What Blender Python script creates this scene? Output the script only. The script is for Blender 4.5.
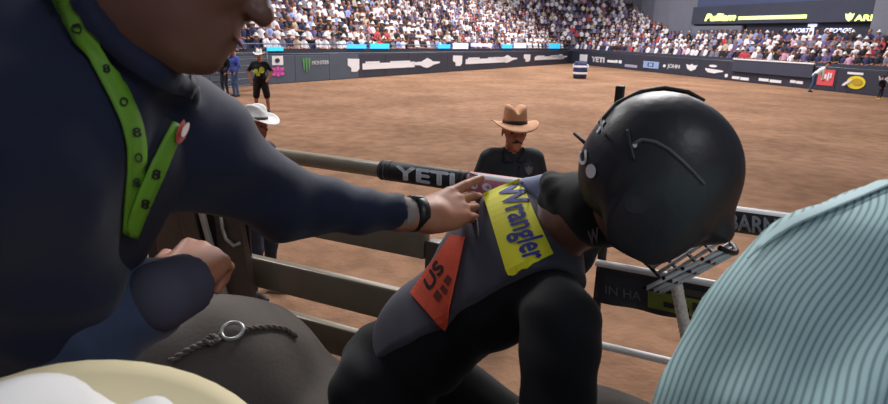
import bpy, bmesh, math, random
import numpy as np
from mathutils import Vector, Matrix
from mathutils.bvhtree import BVHTree

random.seed(7); np.random.seed(7)
for o in list(bpy.data.objects): bpy.data.objects.remove(o)
SC = bpy.context.scene
COL = SC.collection
A = np.array

# ------------------------------------------------------------------ camera, world, lights, exposure
FPX, HCAM = 600.0, 2.45
PITCH, ROLL = math.radians(15.4), math.radians(1.9)
CAM = A([0.0, 0.0, HCAM])
_r0 = A([1.0, 0, 0]); _u0 = A([0, math.sin(PITCH), math.cos(PITCH)]); FWD = A([0, math.cos(PITCH), -math.sin(PITCH)])
RIGHT = _r0*math.cos(ROLL) + _u0*math.sin(ROLL)
UP = _u0*math.cos(ROLL) - _r0*math.sin(ROLL)
cd = bpy.data.cameras.new('camera'); cam = bpy.data.objects.new('camera', cd); COL.objects.link(cam)
cd.sensor_width = 36.0; cd.lens = 36.0*FPX/888.0; cd.clip_start = 0.02; cd.clip_end = 400
M = Matrix.Identity(4)
for i in range(3):
    M[i][0], M[i][1], M[i][2], M[i][3] = RIGHT[i], UP[i], -FWD[i], CAM[i]
cam.matrix_world = M
SC.camera = cam
cd.dof.use_dof = True; cd.dof.focus_distance = 2.2; cd.dof.aperture_fstop = 9.0

w = bpy.data.worlds.new('arena_air'); SC.world = w; w.use_nodes = True
bg = w.node_tree.nodes['Background']; bg.inputs[0].default_value = (0.50, 0.54, 0.68, 1); bg.inputs[1].default_value = 0.22

def area(name, loc, target, size, power, color):
    l = bpy.data.lights.new(name, 'AREA'); l.energy = power; l.color = color; l.shape = 'SQUARE'; l.size = size
    o = bpy.data.objects.new(name, l); COL.objects.link(o); o.location = loc
    o.rotation_euler = (Vector(target)-Vector(loc)).to_track_quat('-Z', 'Y').to_euler()
    return o
for i, (x, y, p) in enumerate([(-10, 16, 1900), (8, 22, 2100), (-2, 36, 2600), (16, 40, 2600), (8, 56, 3400), (28, 50, 2600)]):
    area('arena_flood_light', (x, y, 15.0), (x*0.9, y, 0), 5.0, p*1.1, (1.0, 0.97, 0.95))
area('chute_flood_light', (1.5, 7.5, 7.5), (0.0, 1.2, 1.6), 2.5, 420, (1.0, 0.98, 0.97))
area('chute_rear_fill', (4.0, -3.0, 6.5), (0.8, 1.0, 2.0), 2.0, 85, (0.95, 0.98, 1.0))  # unseen fill added behind the camera to brighten patch and striped shirt

SC.view_settings.view_transform = 'Standard'; SC.view_settings.look = 'None'
SC.view_settings.gamma = 1.0; SC.view_settings.use_curve_mapping = False
SC.view_settings.exposure = 0.0

# ------------------------------------------------------------------ pixel helpers (design aids: a ray, cut with a real surface)
def ray(px, py):
    d = FWD + RIGHT*((px-444)/FPX) - UP*((py-202)/FPX)
    return d
def P(px, py, d): return CAM + ray(px, py)*d
def Pz(px, py, z):
    r = ray(px, py); return CAM + r*((z-HCAM)/r[2])
def Pplane(px, py, p0, n):
    r = ray(px, py); return CAM + r*(np.dot(p0-CAM, n)/np.dot(r, n))
def proj(p):
    q = A(p)-CAM; z = q@FWD
    return 444+FPX*(q@RIGHT)/z, 202-FPX*(q@UP)/z, z
def nrm(v): v = A(v, dtype=float); return v/np.linalg.norm(v)
def lin(r, g, b):
    f = lambda c: (c/255/12.92) if c/255 <= 0.04045 else ((c/255+0.055)/1.055)**2.4
    return (f(r), f(g), f(b), 1.0)

# ------------------------------------------------------------------ materials
def mat(name, rgb, rough=0.7, metal=0.0, noise=0.0, nscale=8.0, bump=0.0, bscale=40.0, spec=0.5, sheen=0.0, emit=0.0, coat=0.0):
    m = bpy.data.materials.new(name); m.use_nodes = True
    nt = m.node_tree; b = nt.nodes['Principled BSDF']
    c = lin(*rgb)
    b.inputs['Base Color'].default_value = c; b.inputs['Roughness'].default_value = rough
    b.inputs['Metallic'].default_value = metal; b.inputs['Specular IOR Level'].default_value = spec
    if sheen: b.inputs['Sheen Weight'].default_value = sheen
    if coat: b.inputs['Coat Weight'].default_value = coat
    if emit:
        b.inputs['Emission Color'].default_value = c; b.inputs['Emission Strength'].default_value = emit
    tc = nt.nodes.new('ShaderNodeTexCoord')
    if noise:
        n = nt.nodes.new('ShaderNodeTexNoise'); n.inputs['Scale'].default_value = nscale; n.inputs['Detail'].default_value = 5
        nt.links.new(tc.outputs['Object'], n.inputs['Vector'])
        r = nt.nodes.new('ShaderNodeMapRange'); r.inputs[1].default_value = 0.3; r.inputs[2].default_value = 0.7
        r.inputs[3].default_value = 1-noise; r.inputs[4].default_value = 1+noise
        nt.links.new(n.outputs['Fac'], r.inputs[0])
        mx = nt.nodes.new('ShaderNodeMix'); mx.data_type = 'RGBA'; mx.blend_type = 'MULTIPLY'; mx.inputs[0].default_value = 1
        mx.inputs[6].default_value = c; nt.links.new(r.outputs[0], mx.inputs[7]); nt.links.new(mx.outputs[2], b.inputs['Base Color'])
    if bump:
        n2 = nt.nodes.new('ShaderNodeTexNoise'); n2.inputs['Scale'].default_value = bscale; n2.inputs['Detail'].default_value = 4
        nt.links.new(tc.outputs['Object'], n2.inputs['Vector'])
        bp = nt.nodes.new('ShaderNodeBump'); bp.inputs['Strength'].default_value = bump; bp.inputs['Distance'].default_value = 0.02
        nt.links.new(n2.outputs['Fac'], bp.inputs['Height']); nt.links.new(bp.outputs[0], b.inputs['Normal'])
    return m

def striped(name, c1, c2, direction, period, duty=0.5, rough=0.7):
    m = bpy.data.materials.new(name); m.use_nodes = True; nt = m.node_tree; b = nt.nodes['Principled BSDF']
    b.inputs['Roughness'].default_value = rough; b.inputs['Specular IOR Level'].default_value = 0.25
    g = nt.nodes.new('ShaderNodeTexCoord'); d = nt.nodes.new('ShaderNodeVectorMath'); d.operation = 'DOT_PRODUCT'
    nz = nt.nodes.new('ShaderNodeTexNoise'); nz.inputs['Scale'].default_value = 5; nz.inputs['Detail'].default_value = 1
    nt.links.new(g.outputs['Object'], nz.inputs['Vector'])
    d.inputs[1].default_value = tuple(direction); nt.links.new(g.outputs['Object'], d.inputs[0])
    ad = nt.nodes.new('ShaderNodeMath'); ad.operation = 'MULTIPLY_ADD'; ad.inputs[1].default_value = 0.05
    nt.links.new(nz.outputs['Fac'], ad.inputs[0]); nt.links.new(d.outputs['Value'], ad.inputs[2])
    k = nt.nodes.new('ShaderNodeMath'); k.operation = 'MULTIPLY'; k.inputs[1].default_value = 2*math.pi/period
    nt.links.new(ad.outputs[0], k.inputs[0])
    s = nt.nodes.new('ShaderNodeMath'); s.operation = 'SINE'; nt.links.new(k.outputs[0], s.inputs[0])
    r = nt.nodes.new('ShaderNodeMapRange'); r.inputs[1].default_value = -0.1; r.inputs[2].default_value = 1.0; r.interpolation_type = 'SMOOTHSTEP'
    nt.links.new(s.outputs[0], r.inputs[0])
    mx = nt.nodes.new('ShaderNodeMix'); mx.data_type = 'RGBA'
    mx.inputs[6].default_value = lin(*c1); mx.inputs[7].default_value = lin(*c2)
    nt.links.new(r.outputs[0], mx.inputs[0]); nt.links.new(mx.outputs[2], b.inputs['Base Color'])
    return m

def objcolor(name, attr=None):
    m = bpy.data.materials.new(name); m.use_nodes = True; nt = m.node_tree; b = nt.nodes['Principled BSDF']
    b.inputs['Roughness'].default_value = 0.8
    if attr:
        n = nt.nodes.new('ShaderNodeAttribute'); n.attribute_name = attr; nt.links.new(n.outputs['Color'], b.inputs['Base Color'])
    else:
        n = nt.nodes.new('ShaderNodeObjectInfo'); nt.links.new(n.outputs['Color'], b.inputs['Base Color'])
    return m

def dirt_mat():
    m = bpy.data.materials.new('arena_dirt'); m.use_nodes = True; nt = m.node_tree; b = nt.nodes['Principled BSDF']
    b.inputs['Roughness'].default_value = 0.95; b.inputs['Specular IOR Level'].default_value = 0.1
    tc = nt.nodes.new('ShaderNodeTexCoord')
    def noise(sc, det):
        n = nt.nodes.new('ShaderNodeTexNoise'); n.inputs['Scale'].default_value = sc; n.inputs['Detail'].default_value = det
        nt.links.new(tc.outputs['Object'], n.inputs['Vector']); return n
    n1, n2, n3 = noise(0.35, 4), noise(3.0, 6), noise(16, 5)
    r1 = nt.nodes.new('ShaderNodeValToRGB'); r1.color_ramp.elements[0].position = 0.35; r1.color_ramp.elements[1].position = 0.68
    r1.color_ramp.elements[0].color = lin(140, 105, 82); r1.color_ramp.elements[1].color = lin(166, 128, 102)
    nt.links.new(n1.outputs['Fac'], r1.inputs[0])
    mr = nt.nodes.new('ShaderNodeMapRange'); mr.inputs[1].default_value = 0.35; mr.inputs[2].default_value = 0.62; mr.inputs[3].default_value = 0.78; mr.inputs[4].default_value = 1.06
    nt.links.new(n2.outputs['Fac'], mr.inputs[0])
    mx = nt.nodes.new('ShaderNodeMix'); mx.data_type = 'RGBA'; mx.blend_type = 'MULTIPLY'; mx.inputs[0].default_value = 1
    nt.links.new(r1.outputs[0], mx.inputs[6]); nt.links.new(mr.outputs[0], mx.inputs[7]); nt.links.new(mx.outputs[2], b.inputs['Base Color'])
    bp = nt.nodes.new('ShaderNodeBump'); bp.inputs['Strength'].default_value = 0.5; bp.inputs['Distance'].default_value = 0.04
    nt.links.new(n3.outputs['Fac'], bp.inputs['Height']); nt.links.new(bp.outputs[0], b.inputs['Normal'])
    return m

MT = {}
def mt(k, *a, **kw):
    MT[k] = mat(k, *a, **kw); return MT[k]
mt('navy_shirt', (24, 33, 58), 0.75, noise=0.12, nscale=6, sheen=0.15, spec=0.3, bump=0.12, bscale=9)
mt('denim', (52, 66, 96), 0.8, noise=0.15, nscale=30, sheen=0.2)
mt('skin_tan', (176, 118, 92), 0.5, noise=0.08, nscale=14, spec=0.35)
mt('skin_shade', (140, 88, 68), 0.5, noise=0.08, nscale=14, spec=0.35)
mt('skin_in_shadow', (112, 76, 66), 0.5, noise=0.1, nscale=14)  # skin with the shadow on face and neck painted into the colour
mt('lip', (120, 62, 56), 0.5)
mt('hair', (38, 28, 24), 0.8, noise=0.3, nscale=60)
mt('lanyard', (104, 158, 40), 0.6, noise=0.06)
mt('ink', (22, 24, 30), 0.6)
mt('white_print', (235, 235, 240), 0.6)
mt('black_cloth', (20, 20, 24), 0.85, noise=0.2, nscale=10, sheen=0.08, spec=0.25)
mt('vest_grey', (78, 78, 90), 0.7, noise=0.12, nscale=12, sheen=0.1, spec=0.35)
mt('yoke_grey', (142, 150, 182), 0.7, noise=0.08, nscale=12)
mt('patch_yellow', (246, 240, 40), 0.6)
mt('patch_blue', (46, 52, 150), 0.6)
mt('patch_orange', (242, 92, 60), 0.65, noise=0.1, nscale=20)
mt('helmet_black', (40, 40, 46), 0.43, noise=0.15, nscale=7, bump=0.12, bscale=22)
mt('helmet_scuff', (92, 90, 96), 0.55, noise=0.2, nscale=40)
mt('cage_steel', (40, 40, 44), 0.35, metal=0.7)
mt('cage_pale', (214, 212, 216), 0.45)
mt('rail_beige', (160, 146, 122), 0.42, noise=0.12, nscale=7, bump=0.1, bscale=25)
mt('rail_beige_shade', (126, 114, 96), 0.36, metal=0.15, noise=0.12, nscale=7)  # rail beige darkened, shade of the lower rails put into the colour
mt('rail_white', (225, 222, 220), 0.45, noise=0.06)
mt('steel_brown', (86, 74, 66), 0.42, metal=0.25, noise=0.2, nscale=8, bump=0.15)
mt('steel_edge', (178, 168, 155), 0.4, metal=0.3, noise=0.1)
mt('sleeve_black', (30, 27, 30), 0.6, noise=0.1)
mt('sleeve_grey', (104, 96, 98), 0.6)
mt('sleeve_pink', (224, 130, 146), 0.6)
mt('banner_dark', (34, 33, 40), 0.7)
mt('banner_green', (112, 118, 40), 0.7, noise=0.15)
mt('banner_grey', (110, 108, 112), 0.6)
mt('silver_print', (170, 170, 178), 0.45, metal=0.2)
mt('rope_white', (214, 206, 196), 0.9, noise=0.12, nscale=30, bump=0.3, bscale=120)
mt('rope_grey', (128, 118, 108), 0.9, noise=0.25, nscale=60, bump=0.4, bscale=150)
mt('ring_steel', (198, 196, 190), 0.32, metal=0.6)
mt('bull_hide', (98, 88, 80), 0.75, noise=0.16, nscale=5, bump=0.08, bscale=60, sheen=0.1)
mt('hoof', (40, 34, 30), 0.5)
mt('horn', (200, 188, 160), 0.45, noise=0.1)
mt('hat_brim_shade', (232, 218, 178), 0.8, noise=0.04, nscale=4)  # brim of the white hat, its shade painted in as cream
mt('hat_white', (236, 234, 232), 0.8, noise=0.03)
mt('hat_tan', (204, 148, 108), 0.75, noise=0.06)
mt('hat_band', (60, 42, 34), 0.6)
mt('watch', (24, 25, 32), 0.4)
mt('cuff_grey', (150, 136, 132), 0.8, noise=0.1)
MT['mint'] = striped('mint_stripe_shirt', (172, 206, 209), (112, 142, 146), RIGHT*0.75 - UP*0.42 - FWD*0.5, 0.0056)
mt('mint_plain', (172, 204, 208), 0.7, noise=0.05)
mt('jersey_yellow', (190, 200, 60), 0.7)
mt('wall_grey', (118, 120, 134), 0.85, noise=0.06, nscale=1)
mt('wall_dark', (62, 66, 84), 0.85, noise=0.06, nscale=1)
mt('fence_navy', (50, 52, 68), 0.65, noise=0.06, nscale=1)
mt('fence_slate', (78, 88, 104), 0.65, noise=0.06, nscale=1)
mt('pipe_grey', (96, 98, 108), 0.4, metal=0.4)
mt('logo_white', (240, 240, 246), 0.6)
mt('logo_green', (90, 150, 90), 0.6)
mt('logo_blue', (150, 180, 225), 0.6)
mt('logo_pale', (170, 165, 190), 0.6)
mt('logo_red', (226, 84, 92), 0.6)
mt('logo_yellow', (236, 214, 60), 0.6)
mt('logo_pink', (220, 90, 180), 0.6)
mt('led_cyan', (60, 190, 240), 0.5, emit=0.9)
mt('led_lime', (226, 244, 150), 0.5, emit=1.2)
mt('led_white', (220, 222, 245), 0.5, emit=0.8)
mt('seat_blue', (74, 84, 120), 0.7)
mt('concrete', (90, 90, 100), 0.9, noise=0.08, nscale=2)
mt('trouser', (40, 44, 60), 0.85)
mt('jeans_blue', (70, 92, 130), 0.85, noise=0.1, nscale=20)
mt('shirt_blue', (62, 78, 160), 0.8)
mt('boot_dark', (44, 34, 30), 0.6)
mt('barrel_blue', (44, 52, 96), 0.6)
mt('deck_steel', (70, 68, 66), 0.7, noise=0.15, nscale=5)
MT['spec_shirt'] = objcolor('spectator_shirt'); MT['spec_shirt_attr'] = objcolor('spectator_shirt_many', 'shirt')
MT['dirt'] = dirt_mat()

# ------------------------------------------------------------------ object helpers
def link(o, parent=None):
    COL.objects.link(o)
    if parent is not None:
        o.parent = parent
        o.matrix_parent_inverse = PMAT.get(parent.name, Matrix.Identity(4)).inverted()
    return o
PMAT = {}
def tag(o, label=None, cat=None, group=None, kind=None):
    if label: o['label'] = label
    if cat: o['category'] = cat
    if group: o['group'] = group
    if kind: o['kind'] = kind
    return o
def empty(name, loc, label=None, cat=None, group=None, kind=None):
    o = bpy.data.objects.new(name, None); o.empty_display_size = 0.1; COL.objects.link(o)
    o.location = tuple(loc); PMAT[o.name] = Matrix.Translation(tuple(loc))
    return tag(o, label, cat, group, kind)
def mesh_obj(name, verts, faces, mats, parent=None, smooth=True, fm=None):
    """verts in world coordinates; the origin is moved to the mesh centre"""
    v = A(verts, dtype=float)
    c = A([0.0, 0, 0]) if parent is not None else A([v[:, 0].mean(), v[:, 1].mean(), v[:, 2].min()])
    me = bpy.data.meshes.new(name); me.from_pydata([tuple(x) for x in (v-c)], [], [tuple(int(i) for i in f) for f in faces])
    if not isinstance(mats, (list, tuple)): mats = [mats]
    for m in mats: me.materials.append(MT[m] if isinstance(m, str) else m)
    if fm is not None: me.polygons.foreach_set('material_index', A(fm, dtype=np.int32))
    me.polygons.foreach_set('use_smooth', [smooth]*len(me.polygons)); me.update()
    o = bpy.data.objects.new(name, me); o.location = tuple(c)
    link(o, parent)
    PMAT[o.name] = Matrix.Translation(tuple(c)) if parent is None else Matrix.Identity(4)
    return o
def bvh_of(*objs):
    vs, fs = [], []
    for o in objs:
        off = len(vs); l = A(o.location) if o.parent is None else A([0.0, 0, 0])
        vs += [Vector(tuple(A(v.co)+l)) for v in o.data.vertices]
        fs += [[i+off for i in p.vertices] for p in o.data.polygons]
    return BVHTree.FromPolygons(vs, fs)

class MB:
    """collects shapes in world space; build() makes ONE mesh object"""
    def __init__(s): s.v, s.f, s.m = [], [], []
    def add(s, v, f, mi=0):
        o = len(s.v); s.v += [tuple(x) for x in v]; s.f += [tuple(i+o for i in q) for q in f]; s.m += [mi]*len(f); return s
    def box(s, c, half, ax=None, mi=0, bev=0.0):
        ax = np.eye(3) if ax is None else A(ax)
        c = A(c); h = A(half, dtype=float)
        if bev <= 0:
            v = [c + ax.T@(h*A([x, y, z])) for x in (-1, 1) for y in (-1, 1) for z in (-1, 1)]
            f = [(0, 1, 3, 2), (4, 6, 7, 5), (0, 4, 5, 1), (2, 3, 7, 6), (0, 2, 6, 4), (1, 5, 7, 3)]
            return s.add(v, f, mi)
        bm = bmesh.new(); bmesh.ops.create_cube(bm, size=2)
        for q in bm.verts: q.co = Vector(tuple(h*A(q.co)))
        bmesh.ops.bevel(bm, geom=bm.edges[:], offset=min(bev, min(h)*0.8), segments=2, affect='EDGES', profile=0.6)
        bm.verts.index_update()
        v = [c + ax.T@A(q.co) for q in bm.verts]; f = [[q.index for q in p.verts] for p in bm.faces]; bm.free()
        return s.add(v, f, mi)
    def tube(s, pts, rad, n=12, mi=0, caps=True, closed=False):
        pts = [A(p, dtype=float) for p in pts]; m = len(pts)
        rad = [rad]*m if np.isscalar(rad) else list(rad)
        v, f = [], []; prev = None
        for i, p in enumerate(pts):
            if closed: t = pts[(i+1) % m]-pts[i-1]
            else: t = pts[min(i+1, m-1)]-pts[max(i-1, 0)]
            t = nrm(t)
            if prev is None: u = nrm(np.cross(t, A([0, 0, 1]) if abs(t[2]) < 0.9 else A([1, 0, 0])))
            else: u = nrm(prev - t*(prev@t))
            prev = u; w_ = np.cross(t, u)
            for k in range(n):
                a = 2*math.pi*k/n; v.append(p + rad[i]*(math.cos(a)*u+math.sin(a)*w_))
        for i in range(m if closed else m-1):
            j = (i+1) % m
            for k in range(n): f.append((i*n+k, i*n+(k+1) % n, j*n+(k+1) % n, j*n+k))
        if caps and not closed: f.append(tuple(range(n-1, -1, -1))); f.append(tuple(range((m-1)*n, m*n)))
        return s.add(v, f, mi)
    def lathe(s, prof, c, axis=(0, 0, 1), n=24, mi=0):
        t = nrm(axis); u = nrm(np.cross(t, A([0, 0, 1]) if abs(t[2]) < 0.9 else A([1, 0, 0]))); w_ = np.cross(t, u); c = A(c)
        v = [c + t*h + r*(math.cos(2*math.pi*k/n)*u+math.sin(2*math.pi*k/n)*w_) for r, h in prof for k in range(n)]
        f = [(i*n+k, i*n+(k+1) % n, (i+1)*n+(k+1) % n, (i+1)*n+k) for i in range(len(prof)-1) for k in range(n)]
        return s.add(v, f, mi)
    def build(s, name, mats, parent=None, smooth=True): return mesh_obj(name, s.v, s.f, mats, parent, smooth, s.m)

# ------------------------------------------------------------------ signed distance modelling (organic shapes as one continuous surface)
class Field:
    def __init__(s, k=0.02): s.k = k; s.pr = []; s.disp = None; s.cuts = []
    def cap(s, a, b, ra, rb=None, k=None, m=0, sub=False):
        s.pr.append(('c', A(a, dtype=float), A(b, dtype=float), ra, ra if rb is None else rb, s.k if k is None else k, m, sub)); return s
    def chain(s, pts, rads, k=None, m=0):
        for i in range(len(pts)-1): s.cap(pts[i], pts[i+1], rads[i], rads[i+1], k, m)
        return s
    def ell(s, c, r, ax=None, k=None, m=0, sub=False):
        ax = np.eye(3) if ax is None else A(ax, dtype=float)
        s.pr.append(('e', A(c, dtype=float), A(r, dtype=float)*np.ones(3), ax, None, s.k if k is None else k, m, sub)); return s
    def cut(s, p, n): s.cuts.append((A(p), nrm(n))); return s       # removes the side n points to
    @staticmethod
    def dist(q, X):
        if q[0] == 'c':
            _, a, b, ra, rb = q[:5]; ab = b-a; L = max(ab@ab, 1e-12)
            t = np.clip(((X-a)@ab)/L, 0, 1); return np.linalg.norm(X-a-t[..., None]*ab, axis=-1) - (ra+(rb-ra)*t)
        _, c, r, ax = q[:4]
        Y = (X-c)@ax.T; k0 = np.linalg.norm(Y/r, axis=-1); k1 = np.linalg.norm(Y/(r*r), axis=-1)
        return np.where(k1 > 1e-9, k0*(k0-1)/np.maximum(k1, 1e-9), -r.min())
    @staticmethod
    def bb(q):
        if q[0] == 'c':
            r = max(q[3], q[4]); return np.minimum(q[1], q[2])-r, np.maximum(q[1], q[2])+r
        R = q[2].max(); e = np.sqrt(((q[3]*q[2][:, None])**2).sum(0)); return q[1]-e, q[1]+e
    def arrays(s, h):
        lo = np.min([s.bb(q)[0] for q in s.pr if not q[7]], axis=0)-s.k-4*h; hi = np.max([s.bb(q)[1] for q in s.pr if not q[7]], axis=0)+s.k+4*h
        n = np.ceil((hi-lo)/h).astype(int)+1
        F = np.full(n, 0.5, dtype=np.float32)
        ax = [lo[i]+h*np.arange(n[i]) for i in range(3)]
        for q in s.pr:
            a, b = s.bb(q); mg = q[5]+4*h
            i0 = np.clip(np.floor((a-mg-lo)/h).astype(int), 0, n); i1 = np.clip(np.ceil((b+mg-lo)/h).astype(int)+1, 0, n)
            if (i1 <= i0).any(): continue
            sl = tuple(slice(i0[i], i1[i]) for i in range(3))
            X = np.stack(np.meshgrid(ax[0][sl[0]], ax[1][sl[1]], ax[2][sl[2]], indexing='ij'), -1)
            d = s.dist(q, X); f = F[sl]; k = max(q[5], 1e-6)
            if q[7]:
                hh = np.clip(.5-.5*(f+d)/k, 0, 1); F[sl] = f+(-d-f)*hh + k*hh*(1-hh)
            else:
                hh = np.clip(.5+.5*(f-d)/k, 0, 1); F[sl] = f+(d-f)*hh - k*hh*(1-hh)
        if s.disp is not None or s.cuts:
            ii = np.nonzero(np.abs(F) < 0.06) if not s.cuts else np.nonzero(F < 0.06)
            X = np.stack([ax[0][ii[0]], ax[1][ii[1]], ax[2][ii[2]]], -1); v = F[ii]
            if s.disp is not None: v = v + s.disp(X)
            for p, nn in s.cuts: v = np.maximum(v, (X-p)@nn)
            F[ii] = v
        return F, lo
    def build(s, name, mats, parent=None, h=0.01, extra=None):
        F, lo = s.arrays(h); V, Q = surfnets(F, lo, h); fm = None
        if not isinstance(mats, (list, tuple)): mats = [mats]
        if len(mats) > 1: fm = s.face_mats(V, Q)
        if extra:
            for (g, hh) in extra:
                F2, l2 = g.arrays(hh); V2, Q2 = surfnets(F2, l2, hh)
                if fm is not None: fm = np.concatenate([fm, g.face_mats(V2, Q2)])
                Q = np.concatenate([Q, Q2+len(V)]); V = np.concatenate([V, V2])
        return mesh_obj(name, V, Q, mats, parent, True, fm)
    def face_mats(s, V, Q):
        C = V[Q].mean(1); best = np.full(len(C), 9.0); fm = np.zeros(len(C), dtype=np.int32)
        for q in s.pr:
            d = s.dist(q, C); d = -d if q[7] else d
            d = np.abs(d) if q[7] else d
            b = d < best; best[b] = d[b]; fm[b] = q[6]
        return fm
def surfnets(F, lo, h):
    S = F < 0
    c = np.zeros(tuple(A(F.shape)-1), dtype=np.int8); co = [(i, j, k) for i in (0, 1) for j in (0, 1) for k in (0, 1)]
    sh = lambda G, o: G[o[0]:G.shape[0]-1+o[0], o[1]:G.shape[1]-1+o[1], o[2]:G.shape[2]-1+o[2]]
    for o in co: c += sh(S, o)
    ii = np.nonzero((c > 0) & (c < 8)); N = len(ii[0])
    idx = np.full(c.shape, -1, dtype=np.int64); idx[ii] = np.arange(N)
    I = np.stack(ii, -1); acc = np.zeros((N, 3)); cnt = np.zeros(N)
    for o in co:
        for a in range(3):
            if o[a] == 1: continue
            e = list(o); e[a] = 1
            va = F[I[:, 0]+o[0], I[:, 1]+o[1], I[:, 2]+o[2]].astype(float); vb = F[I[:, 0]+e[0], I[:, 1]+e[1], I[:, 2]+e[2]].astype(float)
            x = (va < 0) != (vb < 0); t = np.where(x, va/np.where(x, va-vb, 1), 0)
            p = np.tile(A(o, dtype=float), (N, 1)); p[:, a] += t
            acc[x] += p[x]; cnt[x] += 1
    V = lo + h*(I+acc/np.maximum(cnt, 1)[:, None])
    quads = []
    for a in range(3):
        b, d = (a+1) % 3, (a+2) % 3
        s0 = [slice(None)]*3; s1 = [slice(None)]*3; s0[a] = slice(0, -1); s1[a] = slice(1, None)
        E = S[tuple(s0)] != S[tuple(s1)]; sg = S[tuple(s0)]
        e = np.stack(np.nonzero(E), -1)
        e = e[(e[:, b] > 0) & (e[:, d] > 0) & (e[:, b] < F.shape[b]-1) & (e[:, d] < F.shape[d]-1)]
        fl = sg[e[:, 0], e[:, 1], e[:, 2]]
        def cell(db, dd):
            q = e.copy(); q[:, b] -= db; q[:, d] -= dd; return idx[q[:, 0], q[:, 1], q[:, 2]]
        q = np.stack([cell(1, 1), cell(0, 1), cell(0, 0), cell(1, 0)], -1)
        q[~fl] = q[~fl][:, ::-1]; quads.append(q)
    Q = np.concatenate(quads); return V, Q[(Q >= 0).all(1)]

# ------------------------------------------------------------------ lettering and draped strips
def text_shape(body, size=1.0, bold=0.0, shear=0.0, sub=0.0):
    cu = bpy.data.curves.new('lettering', 'FONT'); cu.body = body; cu.size = size; cu.shear = shear; cu.resolution_u = 3
    o = bpy.data.objects.new('lettering', cu); COL.objects.link(o)
    dg = bpy.context.evaluated_depsgraph_get(); me = bpy.data.meshes.new_from_object(o.evaluated_get(dg))
    bpy.data.objects.remove(o); bpy.data.curves.remove(cu)
    bm = bmesh.new(); bm.from_mesh(me); bpy.data.meshes.remove(me)
    bmesh.ops.triangulate(bm, faces=bm.faces[:]); bmesh.ops.remove_doubles(bm, verts=bm.verts[:], dist=1e-4)
    if sub:
        for _ in range(4):
            es = [e for e in bm.edges if e.calc_length() > sub]
            if not es: break
            bmesh.ops.subdivide_edges(bm, edges=es, cuts=1); bmesh.ops.triangulate(bm, faces=[f for f in bm.faces if len(f.verts) > 3])
    bm.verts.index_update()
    v = A([tuple(q.co) for q in bm.verts])[:, :2]; f = [tuple(q.index for q in p.verts) for p in bm.faces]; bm.free()
    if bold:                                     # heavier strokes: the outline printed again, shifted a little each way
        n = len(v); sh = [(0, 0), (bold, 0), (-bold, 0), (0, bold), (0, -bold)]
        f = [tuple(i+k*n for i in t_) for k in range(5) for t_ in f]; v = np.concatenate([v+A(q) for q in sh])
    lo, hi = v.min(0), v.max(0)
    return (v-lo)/(hi-lo), f
def quadmap(quad, uv):
    q = A(quad, dtype=float); u, t = uv[:, :1], uv[:, 1:]
    return (1-t)*((1-u)*q[0]+u*q[1]) + t*((1-u)*q[3]+u*q[2])        # quad: bottom-left, bottom-right, top-right, top-left
def drape(pxy, bvh, off, dflt=1.0):
    out = []; last = dflt
    for x, y in pxy:
        r = ray(x, y); rn = nrm(r); h, nn, _, dist = bvh.ray_cast(Vector(tuple(CAM)), Vector(tuple(rn)))
        if h is None: out.append(CAM + r*last)
        else:
            nn = A(nn)
            if nn@rn > 0: nn = -nn
            out.append(A(h)+nn*off); last = (A(h)-CAM)@FWD - off
    return out
def grid_uv(nu, nv):
    uv = A([(i/nu, j/nv) for j in range(nv+1) for i in range(nu+1)]); W = nu+1
    return uv, [(j*W+i, j*W+i+1, (j+1)*W+i+1, (j+1)*W+i) for j in range(nv) for i in range(nu)]
def thick(o, t):
    md = o.modifiers.new('thickness', 'SOLIDIFY'); md.thickness = t; md.offset = 0; return o
def decal(name, quad, uv, f, bvh, off, m, parent, t=0.0, smooth=False):
    o = mesh_obj(name, drape(quadmap(quad, uv), bvh, off), f, m, parent, smooth); return thick(o, t) if t else o
def strip(name, line, width, bvh, off, m, parent, dflt=1.0, t=0.003, sub=5):
    L = []
    for i in range(len(line)-1):
        for k in range(sub): L.append(A(line[i])+(A(line[i+1])-A(line[i]))*k/sub)
    L.append(A(line[-1], dtype=float)); L = A(L, dtype=float); n = len(L)
    for _ in range(2): L[1:-1] = (L[:-2]+2*L[1:-1]+L[2:])/4
    wd = np.interp(np.linspace(0, 1, n), np.linspace(0, 1, len(width)), width)
    T = np.gradient(L, axis=0); T /= np.linalg.norm(T, axis=1)[:, None]; Nn = np.stack([-T[:, 1], T[:, 0]], -1)
    rows = [L+Nn*(wd*s)[:, None] for s in (-.5, -.17, .17, .5)]
    pts = drape(np.concatenate(rows), bvh, off, dflt)
    f = [(r*n+i, r*n+i+1, (r+1)*n+i+1, (r+1)*n+i) for r in range(3) for i in range(n-1)]
    o = mesh_obj(name, pts, f, m, parent); return thick(o, t) if t else o
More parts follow.
